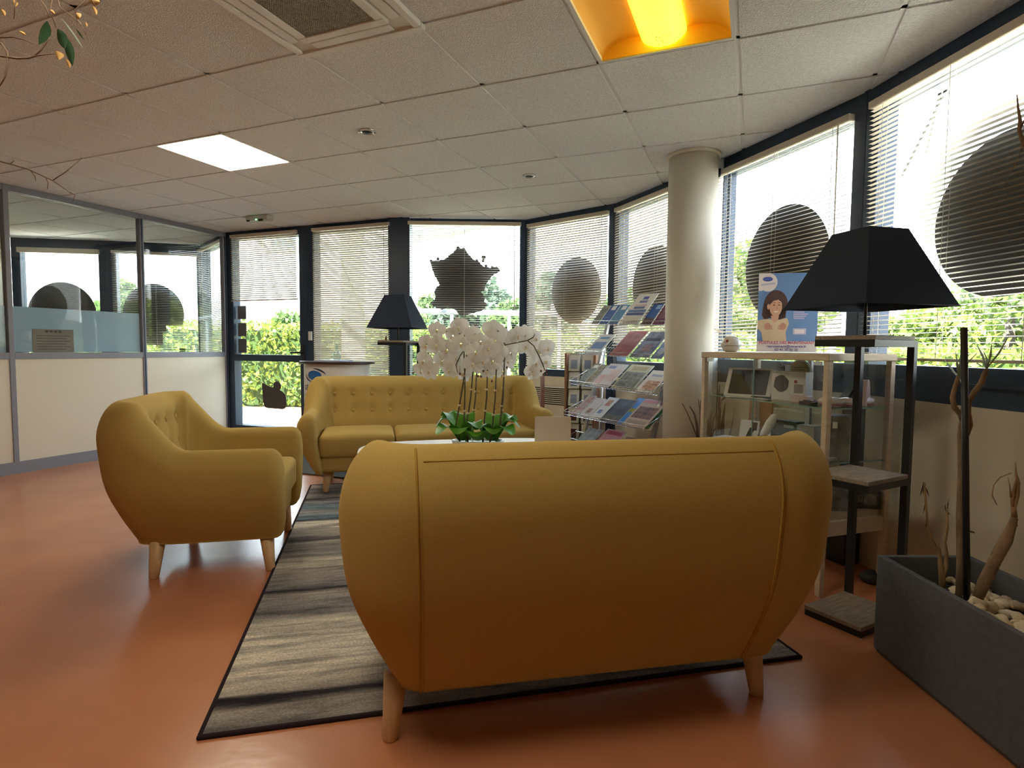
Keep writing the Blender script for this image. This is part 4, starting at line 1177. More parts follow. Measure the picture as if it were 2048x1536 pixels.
wd = MB().loft([[(-.055 * a + b, -.022, z) , (.055 * a + b, -.022, z), (.055 * a + b, .022, z), (-.055 * a + b, .022, z)] for a, b, z in ((1, 0, 0), (.92, 0, .03), (.66, 0, .085), (.42, 0, .115), (.2, 0, .122))])
inside('charging_dock', 'pinkish white wedge shaped dock on the upper shelf near the lamp post', 'dock', wd, M_pink, .80, .295, S1, R(-60), .004)
for k, (x, y, r_, lb) in enumerate(((.765, .14, .2, 'nearest the cabinet corner post'), (.815, .20, -.3, 'behind the lamp post'), (.825, .315, -1.2, 'nearest the wall'))):
    inside('soft_pack', 'white and rosy rounded soft pack on the upper shelf, ' + lb, 'pack', MB().ball((0, 0, .021), (.062, .032, .021), 16, 8).ball((0, 0, .010), (.060, .031, .010), 16, 6, 1), [mat('frosted pack', (.70, .60, .58), .25), mat('rosy pack', (.42, .16, .17), .3)], x if x < .80 else .80, y, S1, r_)
yc = thing('yellow_sign', 'round yellow card with a white rim hanging behind the top of the cabinet', 'sign', (0, 0, 0), 0)
yc.matrix_world = VM @ Matrix.Translation((.37, VD - .05, .985)) @ Matrix.Rotation(R(12), 4, 'Z')
MB().poly(circ(.066, .066), .001, .004).build('rim', M_white, yc)
MB().poly([(x - .006, z) for x, z in circ(.060, .060)], -.001, .001).build('card', mat('mustard card', (.42, .30, .055), .5), yc)
for k in range(4): MB().bb((-.045, -.0016, .022 - .013 * k), (.035 - .01 * (k % 2), -.001, .027 - .013 * k)).build('print_line', mat('card print', (.16, .12, .05), .6), yc)
MB().tube([(0, .002, .06), (0, .002, .0685)], .001, 5).build('thread', M_cord, yc)
tw = MB()
r2 = random.Random(5)
for k in range(26):
    a, b = r2.uniform(0, 2 * PI), r2.uniform(-.6, .9)
    tw.tube([(r2.uniform(-.01, .01), 0, 0), (.03 * math.cos(a), .015 * math.sin(b), .022 * math.sin(a))], .0022, 4)
inside('dried_flower', 'small dried brown flower fixed before the yellow card', 'flower', tw, mat('dried brown', (.12, .075, .05), .8), .265, VD - .06, .995, grp=None) if False else None
o = tw.build('dried_flower', mat('dried brown', (.12, .075, .05), .8)); o.matrix_world = VM @ Matrix.Translation((.255, VD - .07, 1.005)); tag(o, 'small dried brown flower hanging beside the yellow card in the cabinet', 'flower')
MB().bb((.035, -.004, -.018), (.070, 0, .018)).tube([(0, 0, .02), (0, 0, .0485)], .001, 4).build('tag', M_white, o)
# middle shelf
hd = thing('handset', 'white and black cordless handset standing tilted on the middle shelf', 'handset', (0, 0, 0), 0, 'goods in the display cabinet')
hd.matrix_world = VM @ Matrix.Translation((.36, .12, S2 + .0012)) @ Matrix.Rotation(R(15), 4, 'Z')
MB().tube([(0, 0, .035), (.018, 0, .07), (.045, 0, .12), (.066, 0, .158), (.070, 0, .166)], [.016, .021, .023, .017, .006], 16).build('body', M_white, hd)
MB().tube([(-.02, 0, .012), (.0, 0, .045)], [.022, .019], 14).bb((-.045, -.025, 0), (.035, .025, .014)).build('grip', M_black, hd)
bx = MB().bb((-.075, -.03, 0), (.075, .03, .135)).quad((0, -.0306, .10), (.06, -.0306, .10), (.06, -.0306, .115), (0, -.0306, .115), 1)
bx.tube([(-.05 + .022 * math.cos(q / 3.), -.0302, .095 + .022 * math.sin(q / 3.)) for q in range(2, 15)], .0028, 4, 1)
inside('product_box', 'dark green product box with a pale hook print on the middle shelf', 'box', bx, [mat('dark green box', (.045, .055, .05), .4), mat('pale print', (.35, .35, .33), .5)], .43, .22, S2, R(8))
inside('product_box', 'grey translucent box next to the dark green one on the middle shelf', 'box', MB().bb((-.045, -.03, 0), (.045, .03, .125)), mat('grey box', (.30, .30, .28), .4), .555, .235, S2, R(12))
bx = MB().bb((-.055, -.003, 0), (.055, .003, .11)).quad((.015, -.0034, .055), (.045, -.0034, .055), (.045, -.0034, .10), (.015, -.0034, .10), 1)
o = inside('photo_card', 'white card with a small portrait leaning on the middle shelf', 'card', bx, [M_white2, photo((120, 90, 80), (70, 60, 56), 30)], .20, .17, S2, R(20), rx=R(-12))
inside('paper', 'flat grey paper on the middle shelf below the tablet', 'paper', MB().bb((-.09, -.06, 0), (.09, .06, .003)), mat('grey paper', (.52, .54, .56), .6), .13, .12, S2, .3)
inside('remote', 'dark remote leaning before the white card on the middle shelf', 'remote', MB().bb((-.012, -.006, 0), (.012, .006, .085)), M_black, .245, .115, S2, R(10), .003, ry=R(28))
inside('leaflet', 'beige leaflets lying on the middle shelf before the handset', 'leaflet', MB().bb((-.08, -.03, 0), (.08, .03, .008)), mat('beige paper', (.55, .45, .33), .6), .30, .065, S2, .1)
bx = MB().bb((-.05, -.075, 0), (.05, .075, .20)).quad((-.02, -.0755, .145), (.0, -.0755, .145), (.0, -.0755, .175), (-.02, -.0755, .175), 1)
o = inside('product_box', 'tall box printed in grey and black on the middle shelf at the lamp side', 'box', bx, [photo((150, 150, 148), (60, 62, 66), 9), M_white], .765, .20, S2, R(35))
inside('paper', 'white prints lying in front of the tall grey box on the middle shelf', 'paper', MB().bb((-.07, -.04, 0), (.07, .04, .012)), photo((200, 198, 196), (120, 122, 126), 18), .755, .085, S2, .2)
# lowest shelf
inside('product_box', 'dark box with a small silver picture on the lowest shelf near the wall side', 'box', MB().bb((-.07, -.05, 0), (.07, .05, .085)).quad((-.055, -.0506, .03), (-.005, -.0506, .03), (-.005, -.0506, .065), (-.055, -.0506, .065), 1).quad((.0, -.0506, .02), (.055, -.0506, .02), (.055, -.0506, .07), (.0, -.0506, .07), 1), [mat('near black box', (.022, .022, .035), .35), photo((140, 130, 120), (60, 60, 66), 40)], .79, .315, S3, R(60))
inside('product_box', 'grey and white striped box on the lowest shelf', 'box', MB().bb((-.07, -.045, 0), (.07, .045, .115)), photo((150, 150, 156), (70, 66, 74), 22), .79, .16, S3, R(65))
inside('soft_pack', 'white soft pouch on the lowest shelf', 'pack', MB().ball((0, 0, .03), (.07, .05, .03), 16, 8), mat('white pouch', (.62, .60, .57), .5), .69, .16, S3, .4)
inside('booklet', 'pale blue booklets lying on the edge of the lowest shelf', 'booklet', MB().bb((-.09, -.05, 0), (.09, .05, .018)).bb((-.07, -.04, .018), (.08, .045, .024)), mat('pale blue paper', (.58, .63, .70), .5), .735, .07, S3, R(15))

# on top: poster in acrylic, white bird, stick
ps = thing('poster', 'blue poster of a brown haired person in a pale sweater on the glass cabinet', 'poster', (0, 0, 0))
ps.matrix_world = VM @ Matrix.Translation((.36, .26, 1.0885)) @ Matrix.Rotation(R(60), 4, 'Z')
PW, PH = .297, .42
MB().bb((-PW / 2 - .006, .001, 0), (PW / 2 + .006, .004, PH + .01)).bb((-PW / 2 - .006, -.004, 0), (PW / 2 + .006, .09, .003)).build('acrylic_holder', M_clear, ps)
MB().bb((-PW / 2, -.001, .004), (PW / 2, .0005, PH)).build('sheet', mat('poster blue', (.10, .21, .50), .35, col2=(.20, .34, .62), vscale=2), ps)
def lay(pts, d, m, nm='print'):
    """flat print on the poster, u 0..1 across, v 0..1 up"""
    MB().poly([((u - .5) * PW, .004 + v * (PH - .004)) for u, v in pts], -.0011 - .0002 * d - .0001, -.0011 - .0002 * d).build(nm, m, ps)
E_ = lambda cu, cv, ru, rv, n=28, a0=0, a1=2 * PI: [(cu + ru * math.cos(a0 + (a1 - a0) * k / n), cv + rv * math.sin(a0 + (a1 - a0) * k / n)) for k in range(n)]
M_skin = mat('print skin', (.62, .36, .26), .45); M_swe = mat('print sweater', (.66, .52, .37), .45); M_hair = mat('print hair', (.085, .045, .045), .45); M_pw = mat('print white', (.78, .72, .76), .45); M_lil = mat('print lilac', (.50, .50, .68), .45)
lay([(0, 0), (1, 0), (1, .135), (0, .135)], 0, M_pw)
lay([(0, 1), (0, .78), (.06, .775)] + E_(.16, .885, .155, .118, 24, R(235), R(450)) + [(.16, 1.0)], 1, M_pw)
lay(E_(.15, .925, .085, .030), 2, mat('print blue', (.07, .12, .45), .45)); lay([(.04, .84), (.28, .86), (.28, .885), (.04, .865)], 2, M_lil)
lay(E_(.30, .60, .20, .185), 3, M_hair); lay([(.10, .62), (.07, .47), (.12, .40), (.24, .45), (.24, .6)], 3, M_hair); lay([(.38, .62), (.48, .58), (.47, .44), (.36, .40), (.32, .5)], 3, M_hair)
lay([(.0, .40), (.10, .415), (.20, .42), (.30, .40), (.42, .42), (.50, .43), (.53, .36), (.48, .25), (.50, .135), (.10, .135), (.07, .25), (.0, .30)], 4, M_swe)
lay([(.22, .46), (.36, .46), (.34, .40), (.29, .37), (.24, .40)], 5, M_skin)
lay(E_(.30, .575, .105, .125), 5, M_skin); lay(E_(.175, .575, .022, .035), 5, M_skin)
lay([(.20, .66), (.24, .70), (.36, .70), (.41, .62), (.34, .665), (.26, .65), (.20, .60)], 6, M_hair)
for u in (.27, .355): lay(E_(u, .595, .018, .007), 6, M_hair); lay([(u - .025, .618), (u + .02, .622), (u + .02, .628), (u - .025, .624)], 6, M_hair)
lay([(.315, .585), (.325, .585), (.335, .545), (.31, .545)], 6, mat('print nose', (.50, .26, .19), .45)); lay([(.265, .52), (.35, .52), (.33, .50), (.28, .50)], 6, mat('print mouth', (.75, .62, .58), .45))
M_hand = mat('print hand', (.56, .27, .22), .45)
for cx, sg in ((.17, 1), (.43, -1)):
    lay(E_(cx, .325, .055, .045), 6, M_hand)
    for q in range(3): lay([(cx + sg * .03, .345 - .022 * q), (cx + sg * .085, .335 - .020 * q), (cx + sg * .085, .323 - .020 * q), (cx + sg * .03, .328 - .022 * q)], 7, M_hand)
for k in range(6): lay([(.60, .55 - .026 * k), (.84 - .03 * (k % 3), .55 - .026 * k), (.84 - .03 * (k % 3), .565 - .026 * k), (.60, .565 - .026 * k)], 5, mat('print pale lilac', (.50, .44, .66), .45))
lay([(.60, .22), (.82, .22), (.82, .30), (.60, .30)], 5, M_lil); lay([(.63, .235), (.79, .235), (.79, .285), (.63, .285)], 6, M_pw)
for body, size, z, m_ in (('POSTULEZ DÈS MAINTENANT', .0205, .046, col(196, 84, 120)), ('recrutement@generale.fr', .019, .027, col(110, 110, 160)), ('02 41 30 80 20', .019, .009, col(110, 110, 160))):
    me = text_mesh(body, size, bold=.0004)
    for v in me.vertices: v.co = Vector((v.co.x, -.0018 - .0003 * (v.co.z > 0), z + v.co.y))
    me.materials.clear(); me.materials.append(m_); link('lettering', me, ps)
bd = thing('ceramic_bird', 'round white ceramic bird with a red eye on the glass cabinet', 'ornament', (0, 0, 0))
bd.matrix_world = VM @ Matrix.Translation((.085, .13, 1.0885)) @ Matrix.Rotation(R(70), 4, 'Z')
M_cer = mat('white glaze', (.80, .76, .72), .12, coat=.5)
MB().lathe([(.028, 0), (.044, .012), (.054, .038), (.050, .064), (.034, .084), (.010, .094), (.001, .095)], 28).build('body', M_cer, bd)
MB().tube([(-.040, -.018, .045), (-.058, -.020, .040), (-.066, -.020, .034)], [.016, .009, .002], 12).build('beak', M_cer, bd)
MB().ball((-.036, -.036, .062), (.007, .007, .008), 10, 6).build('eye', mat('red glaze', (.30, .02, .015), .2), bd)
MB().lathe([(.0545, .034), (.0545, .0365)], 28).build('rim_line', mat('grey line', (.25, .26, .28), .4), bd)
o = MB().box((0, 0, 0), (.145, .024, .0016)).build('loose_slat', M_slat, b5)
o.location = (.07, -.035, 1.235 - 0); o.rotation_euler = (R(20), R(14), R(-6))
o['label'] = 'bent slat sticking out of the blind'

# under and behind the cabinet
o = MB().bb((-.055, -.05, 0), (.055, .05, .215)).build('waste_bin', M_black, None, (1.735, 2.985, 0), R(-70), bevel=.004)
tag(o, 'black box standing on the floor under the glass cabinet by the wall', 'bin')
o = MB().ball((0, 0, .03), (.055, .045, .03), 18, 8).lathe([(.03, .055), (.012, .064), (.001, .066)], 14).build('door_stop', mat('dark rubber', (.03, .03, .032), .6), None, (1.715, 2.70, 0))
tag(o, 'dark rounded rubber weight on the floor between lamp stand and wall', 'weight')
o = MB().bb((-.095, -.006, 0), (.095, .006, .90)).build('wooden_board', mat('orange brown board', (.36, .17, .075), .5, var=.15, vscale=6), None, (1.515, 3.615, 0), R(-71))
o.rotation_euler = (R(-4), 0, R(-71))
tag(o, 'orange brown board leaning on the wall behind the display cabinet', 'board')
dp = thing('dried_plant', 'tall dried plant with brown curled leaves between column and display cabinet', 'plant', (1.26, 3.66, 0))
MB().lathe([(.07, 0), (.085, .02), (.10, .20), (.092, .20), (.085, .18)], 24).build('pot', mat('brown pot', (.10, .06, .04), .5), dp)
M_dry = mat('dry leaf', (.15, .085, .045), .8, var=.3, vscale=14)
r3 = random.Random(11)
for k in range(13):
    a = r3.uniform(0, 2 * PI); L_ = r3.uniform(.5, .78)
    pts, n_ = [], 7
    lean = r3.uniform(.04, .14)
    for i in range(n_):
        u = i / (n_ - 1)
        pts.append((math.cos(a) * lean * u * 1.2 + .02 * math.sin(5 * u + k), math.sin(a) * lean * u * 1.2, .18 + L_ * u - .10 * max(0, u - .75) * 4 * r3.random()))
    if k < 5: MB().tube(pts, [.006 * (1 - .6 * i / (n_ - 1)) for i in range(n_)], 6).build('stem', M_dry, dp)
    else:
        vs = []
        for i, p in enumerate(pts):
            wv = .020 * math.sin(PI * (.12 + .84 * i / (n_ - 1)))
            for q in (-1, 0, 1): vs.append((p[0] - math.sin(a) * wv * q + .0, p[1] + math.cos(a) * wv * q, p[2] + (.010 if q else 0)))
        MB().add(vs, [(i * 3 + q, i * 3 + q + 1, i * 3 + q + 4, i * 3 + q + 3) for i in range(n_ - 1) for q in (0, 1)], 0, True).build('leaf', M_dry, dp)
for a in (2.2, 2.9, 3.6, 4.4, 5.1):
    pts = [(.05 * math.cos(a), .05 * math.sin(a), .19), (.12 * math.cos(a), .12 * math.sin(a), .33), (.17 * math.cos(a), .17 * math.sin(a), .40), (.16 * math.cos(a + .2), .16 * math.sin(a + .2), .46)]
    MB().tube(pts, [.008, .007, .005, .002], 6).build('stem', mat('red brown stem', (.11, .035, .025), .7), dp)

# ------------------------------------------------------------------ grey planter with its plants
t = thing('planter', 'long dark grey stone planter filled with pale pebbles by the right wall', 'planter', (1.335, 1.02, 0))
M_pl = mat('grey fibre stone', (.105, .105, .112), .75, spec=.3, var=.12, vscale=40, bump=.12, bscale=120)
PX, PY, PZ = .335, 1.055, .362
pm = MB()
o4 = lambda i, z, d=0: [(i, i, z), (PX - i, i, z), (PX - i, PY - i, z), (i, PY - i, z)]
pm.loft([o4(.012, 0), o4(.0, .02), o4(0, PZ), o4(.022, PZ), o4(.026, .20)], smooth=False, caps=True)
pm.build('box', M_pl, t, bevel=.003)
MB().bb((.028, .028, .20), (PX - .028, PY - .028, .285)).build('soil', mat('dark soil', (.022, .017, .013), .95, bump=.8, bscale=60), t)
pr_ = random.Random(21)
peb = []
for k in range(5):
    m_ = MB().ball((0, 0, 0), (1, 1, 1), 10, 7)
    for i, v in enumerate(m_.v):
        n_ = Vector(v); f_ = 1 + .14 * math.sin(3 * n_.x + k) * math.cos(2.3 * n_.y + 2 * k) + .08 * math.sin(5 * n_.z + k * 1.7)
        m_.v[i] = tuple(n_ * f_)
    peb.append(m_.mesh('pebble', mat('pebble %d' % k, [(.62, .51, .33), (.52, .42, .28), (.68, .58, .42), (.46, .36, .24), (.58, .50, .38)][k], .6, var=.12, vscale=3)))
n_ = 0
for k in range(299):
    x, y = pr_.uniform(.05, PX - .05), pr_.uniform(.06, PY - .06)
    far_ = sm((y - .62) / .30) * .045
    lay_ = k // 145
    if y > .95 and pr_.random() < .6: continue
    q = link('pebble', pr_.choice(peb), t, (x, y, .292 + .018 * lay_ - far_ * .5 + pr_.uniform(-.004, .006)))
    a_ = pr_.uniform(.013, .025)
    q.scale = (a_ * pr_.uniform(.9, 1.35), a_, a_ * pr_.uniform(.55, .8)); q.rotation_euler = (pr_.uniform(-.4, .4), pr_.uniform(-.4, .4), pr_.uniform(0, 6))
M_bark = mat('dracaena bark', (.21, .135, .075), .85, var=.35, vscale=30, stretch=(1, 1, .5), bump=.5, bscale=80)
M_dryt = mat('dry twig', (.30, .185, .085), .85, var=.3, vscale=20)
M_dleaf = mat('dracaena leaf', (.26, .30, .10), .5, transl=.2, var=.2, vscale=10)
DY = 1.90
def P(x, y, d=DY): return at(x, y, d)
dr = thing('dracaena', 'thin bare dracaena with two leafy tips tied to a black stake in the planter', 'plant', (0, 0, 0))
MB().tube([P(1924, 1205), P(1925, 1120), P(1924, 1030), P(1927, 940), P(1925, 870), P(1927, 840), P(1931, 800), P(1926, 780)], [.019, .0165, .0165, .0155, .015, .012, .0085, .007], 10).build('trunk', M_bark, dr)
MB().tube([P(1927, 850), P(1921, 830), P(1909, 815), P(1905, 795), P(1910, 775), P(1917, 752)], [.008, .008, .0085, .008, .0075, .006], 8).build('branch', M_bark, dr)
MB().tube([P(1930, 880, 1.92), P(1940, 850, 1.93), P(1936, 825, 1.93), P(1937, 805, 1.93), P(1948, 785, 1.93), P(1963, 765, 1.93), P(1973, 738, 1.93)], [.007, .009, .0085, .008, .009, .009, .007], 8).build('branch', M_bark, dr)
def blade(pts, w_, m_, parent, nm='leaf'):
    vs = []
    for i, p in enumerate(pts):
        u = i / (len(pts) - 1); ww = w_ * (math.sin(PI * (.16 + .84 * u)) ** .8)
        for q in (-1, 0, 1): vs.append(p + Vector((ww * q * .8, ww * q * .5, -.15 * ww * abs(q))))
    MB().add(vs, [(i * 3 + q, i * 3 + q + 1, i * 3 + q + 4, i * 3 + q + 3) for i in range(len(pts) - 1) for q in (0, 1)], 0, True).build(nm, m_, parent)
for pts in (((1917, 752), (1915, 730), (1911, 700)), ((1917, 755), (1920, 730), (1921, 705)), ((1918, 752), (1932, 728), (1958, 702)), ((1916, 754), (1902, 735), (1888, 718)), ((1918, 754), (1922, 735), (1917, 712)), ((1973, 738), (1966, 712), (1948, 678)), ((1974, 738), (1981, 710), (1984, 682)), ((1974, 736), (1998, 705), (2022, 665)), ((1973, 738), (1975, 720), (1966, 700))):
    blade([P(x, y, DY + .02) for x, y in pts], .0115, M_dleaf, dr)
blade([P(1917, 748), P(1908, 744), P(1900, 742)], .007, mat('pale leaf', (.60, .56, .44), .6), dr)
blade([P(1918, 752), P(1922, 764), P(1926, 775)], .004, mat('pale leaf', (.6, .56, .44), .6), dr)
MB().tube([P(1934, 1200, 1.87), P(1928, 655, 1.87)], .0098, 12).build('stake', M_black, dr)
MB().tube([P(1937, 1062, 1.87), P(1948, 1065, 1.87)], .003, 6).build('twig', M_bark, dr)
ds = thing('dead_dracaena', 'leaning dead stem with split dry tips at the near side of the planter', 'plant', (0, 0, 0))
q = lambda x, y: at(x, y, 1.72)
MB().tube([q(1955, 1195), q(1968, 1165), q(1990, 1120), q(2012, 1080), q(2020, 1060), q(2029, 1035)], [.015, .017, .0165, .017, .013, .009], 9).build('trunk', M_bark, ds)
MB().tube([q(2029, 1035), q(2027, 1015), q(2034, 990), q(2036, 965), q(2032, 948), q(2031, 925)], [.008, .007, .006, .0055, .003, .001], 7).build('branch', M_dryt, ds)
MB().tube([q(2027, 1015), q(2024, 1000), q(2028, 980), q(2033, 955)], [.006, .005, .004, .002], 7).build('branch', M_dryt, ds)
MB().tube([q(2020, 1060), q(2030, 1050), q(2030, 1038)], [.008, .007, .005], 7).build('branch', M_dryt, ds)
MB().tube([q(2022, 995), q(2020, 975), q(2016, 955)], [.003, .002, .001], 5).build('twig', M_dryt, ds)
MB().tube([q(1994, 1010), q(1984, 990), q(1987, 970), q(2000, 955), q(2022, 946)], [.0012, .0018, .0018, .0015, .001], 5).build('twig', M_dryt, ds)
dt = thing('dry_twigs', 'forked dead twigs with shrivelled brown leaves at the far end of the planter', 'plant', (0, 0, 0))
q = lambda x, y: at(x, y, 1.98)
MB().tube([q(1884, 1178), q(1884, 1155), q(1880, 1120), q(1877, 1098), q(1871, 1082)], [.010, .010, .007, .006, .003], 8).build('twig', M_dryt, dt)
MB().tube([q(1884, 1155), q(1892, 1135), q(1893, 1105), q(1890, 1085), q(1895, 1055), q(1894, 1020)], [.008, .007, .005, .004, .004, .0035], 8).build('twig', M_dryt, dt)
MB().tube([q(1877, 1098), q(1862, 1075), q(1855, 1050), q(1852, 1010), q(1848, 965)], [.003, .003, .003, .004, .004], 7).build('twig', M_dryt, dt)
for (x0, y0, x1, y1) in ((1848, 965, 1845, 990), (1850, 985, 1854, 1020), (1852, 1000, 1846, 1030), (1854, 1020, 1857, 1055), (1855, 1030, 1851, 1060), (1848, 970, 1858, 995), (1847, 966, 1839, 995), (1894, 1020, 1887, 1018), (1894, 1022, 1901, 1030), (1895, 1018, 1898, 998), (1893, 1024, 1890, 1008)):
    blade([q(x0, y0), q((x0 + x1) / 2 + jit(-2, 2), (y0 + y1) / 2), q(x1, y1)], .006, M_dry, dt)
tt_ = thing('bare_twig', 'thin dark bare twig reaching up before the large round sticker', 'plant', (0, 0, 0))
q = lambda x, y: at(x, y, 1.52)
MB().tube([(1.50, 1.42, .25), (1.50, 1.44, .9), (1.47, 1.50, 1.45), q(2062, 320), q(2046, 285), q(2038, 262), q(2040, 240), q(2036, 215), q(2034, 190)], [.010, .009, .007, .006, .005, .0045, .004, .0025, .001], 7).build('stem', M_bark, tt_)
MB().tube([q(2038, 262), q(2052, 235), q(2060, 220)], [.003, .002, .001], 6).build('twig', M_bark, tt_)
MB().tube([q(2046, 285), q(2030, 330), q(2004, 378)], [.001, .001, .0006], 5).build('twig', M_dryt, tt_)

# ------------------------------------------------------------------ weeping fig reaching in at the upper left
fg = thing('fig_tree', 'weeping fig branches with a few green and dried leaves under the ceiling', 'tree', (-1.62, 1.05, 0))
F = lambda x, y, d=1.30: at(x, y, d) - Vector((-1.62, 1.05, 0))
M_fb = mat('fig bark', (.16, .10, .07), .8)
M_fl = mat('fig leaf', (.020, .052, .022), .4, var=.3, vscale=25, transl=.04)
M_fd = mat('dried fig leaf', (.62, .36, .12), .7, transl=.25, var=.25, vscale=25)
M_fp = mat('pale fig leaf', (.30, .34, .26), .6, transl=.2)
MB().lathe([(.11, 0), (.13, .02), (.15, .28), (.14, .28), (.13, .24)], 28).build('pot', mat('terracotta pot', (.30, .13, .07), .7), fg)
MB().tube([(0, 0, .22), (.02, .01, .8), (-.01, .03, 1.3), (.03, .06, 1.75)], [.028, .024, .018, .012], 12).build('trunk', M_fb, fg)
MB().tube([(.03, .06, 1.75), (.12, .12, 1.86), F(-30, 108), F(0, 112), F(35, 117), F(58, 116), F(75, 111), F(110, 107)], [.010, .006, .003, .0022, .0022, .0022, .0016, .001], 6).build('branch', M_fb, fg)
MB().tube([F(70, 112), F(83, 100), F(95, 82), F(100, 74)], [.0016, .0014, .0012, .001], 5).build('branch', M_fb, fg)
MB().tube([(.03, .06, 1.75), (.14, .10, 1.84), F(-15, 80), F(4, 88), F(15, 105), F(15, 130), F(10, 155), F(0, 172)], [.010, .006, .0025, .0022, .0022, .002, .0016, .001], 6).build('branch', M_fb, fg)
MB().tube([F(-10, 76), F(25, 74), F(50, 80), F(78, 92)], [.0015, .0015, .0012, .0008], 5).build('branch', M_fb, fg)
MB().tube([(.03, .06, 1.75), (.15, .12, 2.02), F(-20, -20), F(40, -30), F(110, -25), F(180, -8), F(190, 12)], [.010, .006, .004, .0035, .003, .002, .001], 6).build('branch', M_fb, fg)
for pts in (((110, -25), (100, 20), (112, 55)), ((110, -25), (120, 15), (160, 45), (172, 70)), ((180, -8), (150, 20), (155, 45)), ((40, -30), (30, 10), (28, 38)), ((60, -28), (92, 15), (98, 35))):
    MB().tube([F(*p) for p in pts], [.0012] * (len(pts) - 1) + [.0006], 5).build('branch', M_fb, fg)
def fleaf(x0, y0, x1, y1, wpx, m_, d=1.30, cup=.15):
    a, b = F(x0, y0, d), F(x1, y1, d)
    ax = (b - a); L_ = ax.length; ax.normalize()
    sd = ax.cross(Vector((.12, 1, .05))).normalized(); nn = sd.cross(ax)
    wm = wpx / FPX * d
    vs = []
    for i in range(8):
        u = i / 7
        ww = wm * (math.sin(PI * min(1, u * 1.02 + .01)) ** .75) * (1 - .25 * u) if u < .86 else wm * .16 * (1 - u) / .14 + .0003
        for k in (-1, -.5, 0, .5, 1): vs.append(a + ax * L_ * u + sd * ww * k / 2 + nn * (abs(k) * cup * ww + .02 * L_ * math.sin(PI * u)))
    MB().add(vs, [(i * 5 + k, i * 5 + k + 1, i * 5 + k + 6, i * 5 + k + 5) for i in range(7) for k in range(4)], 0, True).build('leaf', m_, fg)
fleaf(94, 42, 77, 90, 28, M_fl); fleaf(115, 58, 130, 98, 24, M_fl, 1.28); fleaf(128, 72, 145, 132, 22, M_fl)
fleaf(122, 36, 168, 100, 6, M_fp); fleaf(152, 58, 168, 80, 4, M_fl)
for a in ((112, 102, 118, 120, 20), (131, 118, 140, 136, 9), (185, 12, 193, 30, 8), (150, 26, 160, 36, 14), (170, 44, 174, 54, 5), (38, 62, 52, 70, 6), (176, -2, 200, 4, 16), (26, 0, 30, 14, 12), (2, 18, 10, 32, 8), (98, 18, 110, 28, 6)):
    fleaf(*a, M_fd, cup=.35)
# second, deeper spray of bare twigs low on the left
q = lambda x, y: at(x, y, 1.75) - Vector((-1.62, 1.05, 0))
MB().tube([(.03, .06, 1.75), (-.02, .35, 1.72), q(-30, 315), q(20, 328), q(55, 338), q(105, 361), q(140, 385)], [.009, .005, .0022, .002, .002, .0016, .0008], 6).build('branch', M_fb, fg)
for pts in (((105, 361), (130, 345), (165, 316)), ((92, 356), (96, 365), (95, 378)), ((60, 340), (70, 352), (72, 362)), ((140, 385), (150, 390), (146, 402)), ((20, 328), (28, 322), (24, 318))):
    MB().tube([q(*p) for p in pts], [.0014] * (len(pts) - 1) + [.0007], 5).build('branch', M_fb, fg)

# ------------------------------------------------------------------ notice on the partition and things in the office
o = MB().bb((0, -.0015, 0), (.33, 0, .205)).bb((0, -.002, .165), (.33, -.0015, .167)).build('notice', mat('grey notice paper', (.19, .18, .155), .8, var=.1, vscale=6), None)
PT = Matrix.Translation((PS[0], PS[1], 0)) @ Matrix.Rotation(pa, 4, 'Z')
o.matrix_world = PT @ Matrix.Translation((PBAY + .165, -.0045, 1.027))
tag(o, 'grey paper notice fixed low on the frosted pane of the office partition', 'notice')
pl_ = mat('notice print', (.07, .067, .06), .8)
for k in range(4): MB().bb((.10 + .035 * k, -.0022, .176), (.125 + .035 * k, -.0021, .196)).build('print_mark', pl_, o)
for k in range(6): MB().bb((.03, -.0019, .145 - .024 * k), (.30 - .03 * (k % 2), -.0018, .150 - .024 * k)).build('print_line', pl_, o)
t = thing('office_cabinet', 'low cabinet in the office behind the partition panel', 'cabinet', (-3.97, 6.95, 0), R(-52))
MB().bb((-.45, -.18, .02), (.45, .18, .94)).build('body', M_panel, t, bevel=.004)
MB().bb((-.47, -.20, .94), (.47, .20, .965)).build('top', M_grey, t, bevel=.003)
o = MB().box((0, 0, .02), (.34, .22, .022)).build('laptop', M_black, None, (-4.16, 6.98, .9652), R(-40), bevel=.003)
o.location.z = .957
tag(o, 'dark closed laptop on the office cabinet behind the partition', 'laptop')
t = thing('plant_tray', 'clear tray with small green plants on the office cabinet', 'plant tray', (-3.84, 6.78, .9655), R(-52))
MB().bb((-.18, -.06, 0), (.18, .06, .07)).build('tray', M_pane, t)
for k in range(7):
    x = -.15 + .05 * k
    MB().tube([(x, 0, .004), (x + .006, 0, .05), (x + .015 * (-1) ** k, 0, .085)], [.002, .002, .001], 5).ball((x + .015 * (-1) ** k, 0, .088), (.018, .012, .014), 8, 5).ball((x - .012, 0, .06), (.014, .01, .01), 8, 5).build('seedling', M_leaf, t)

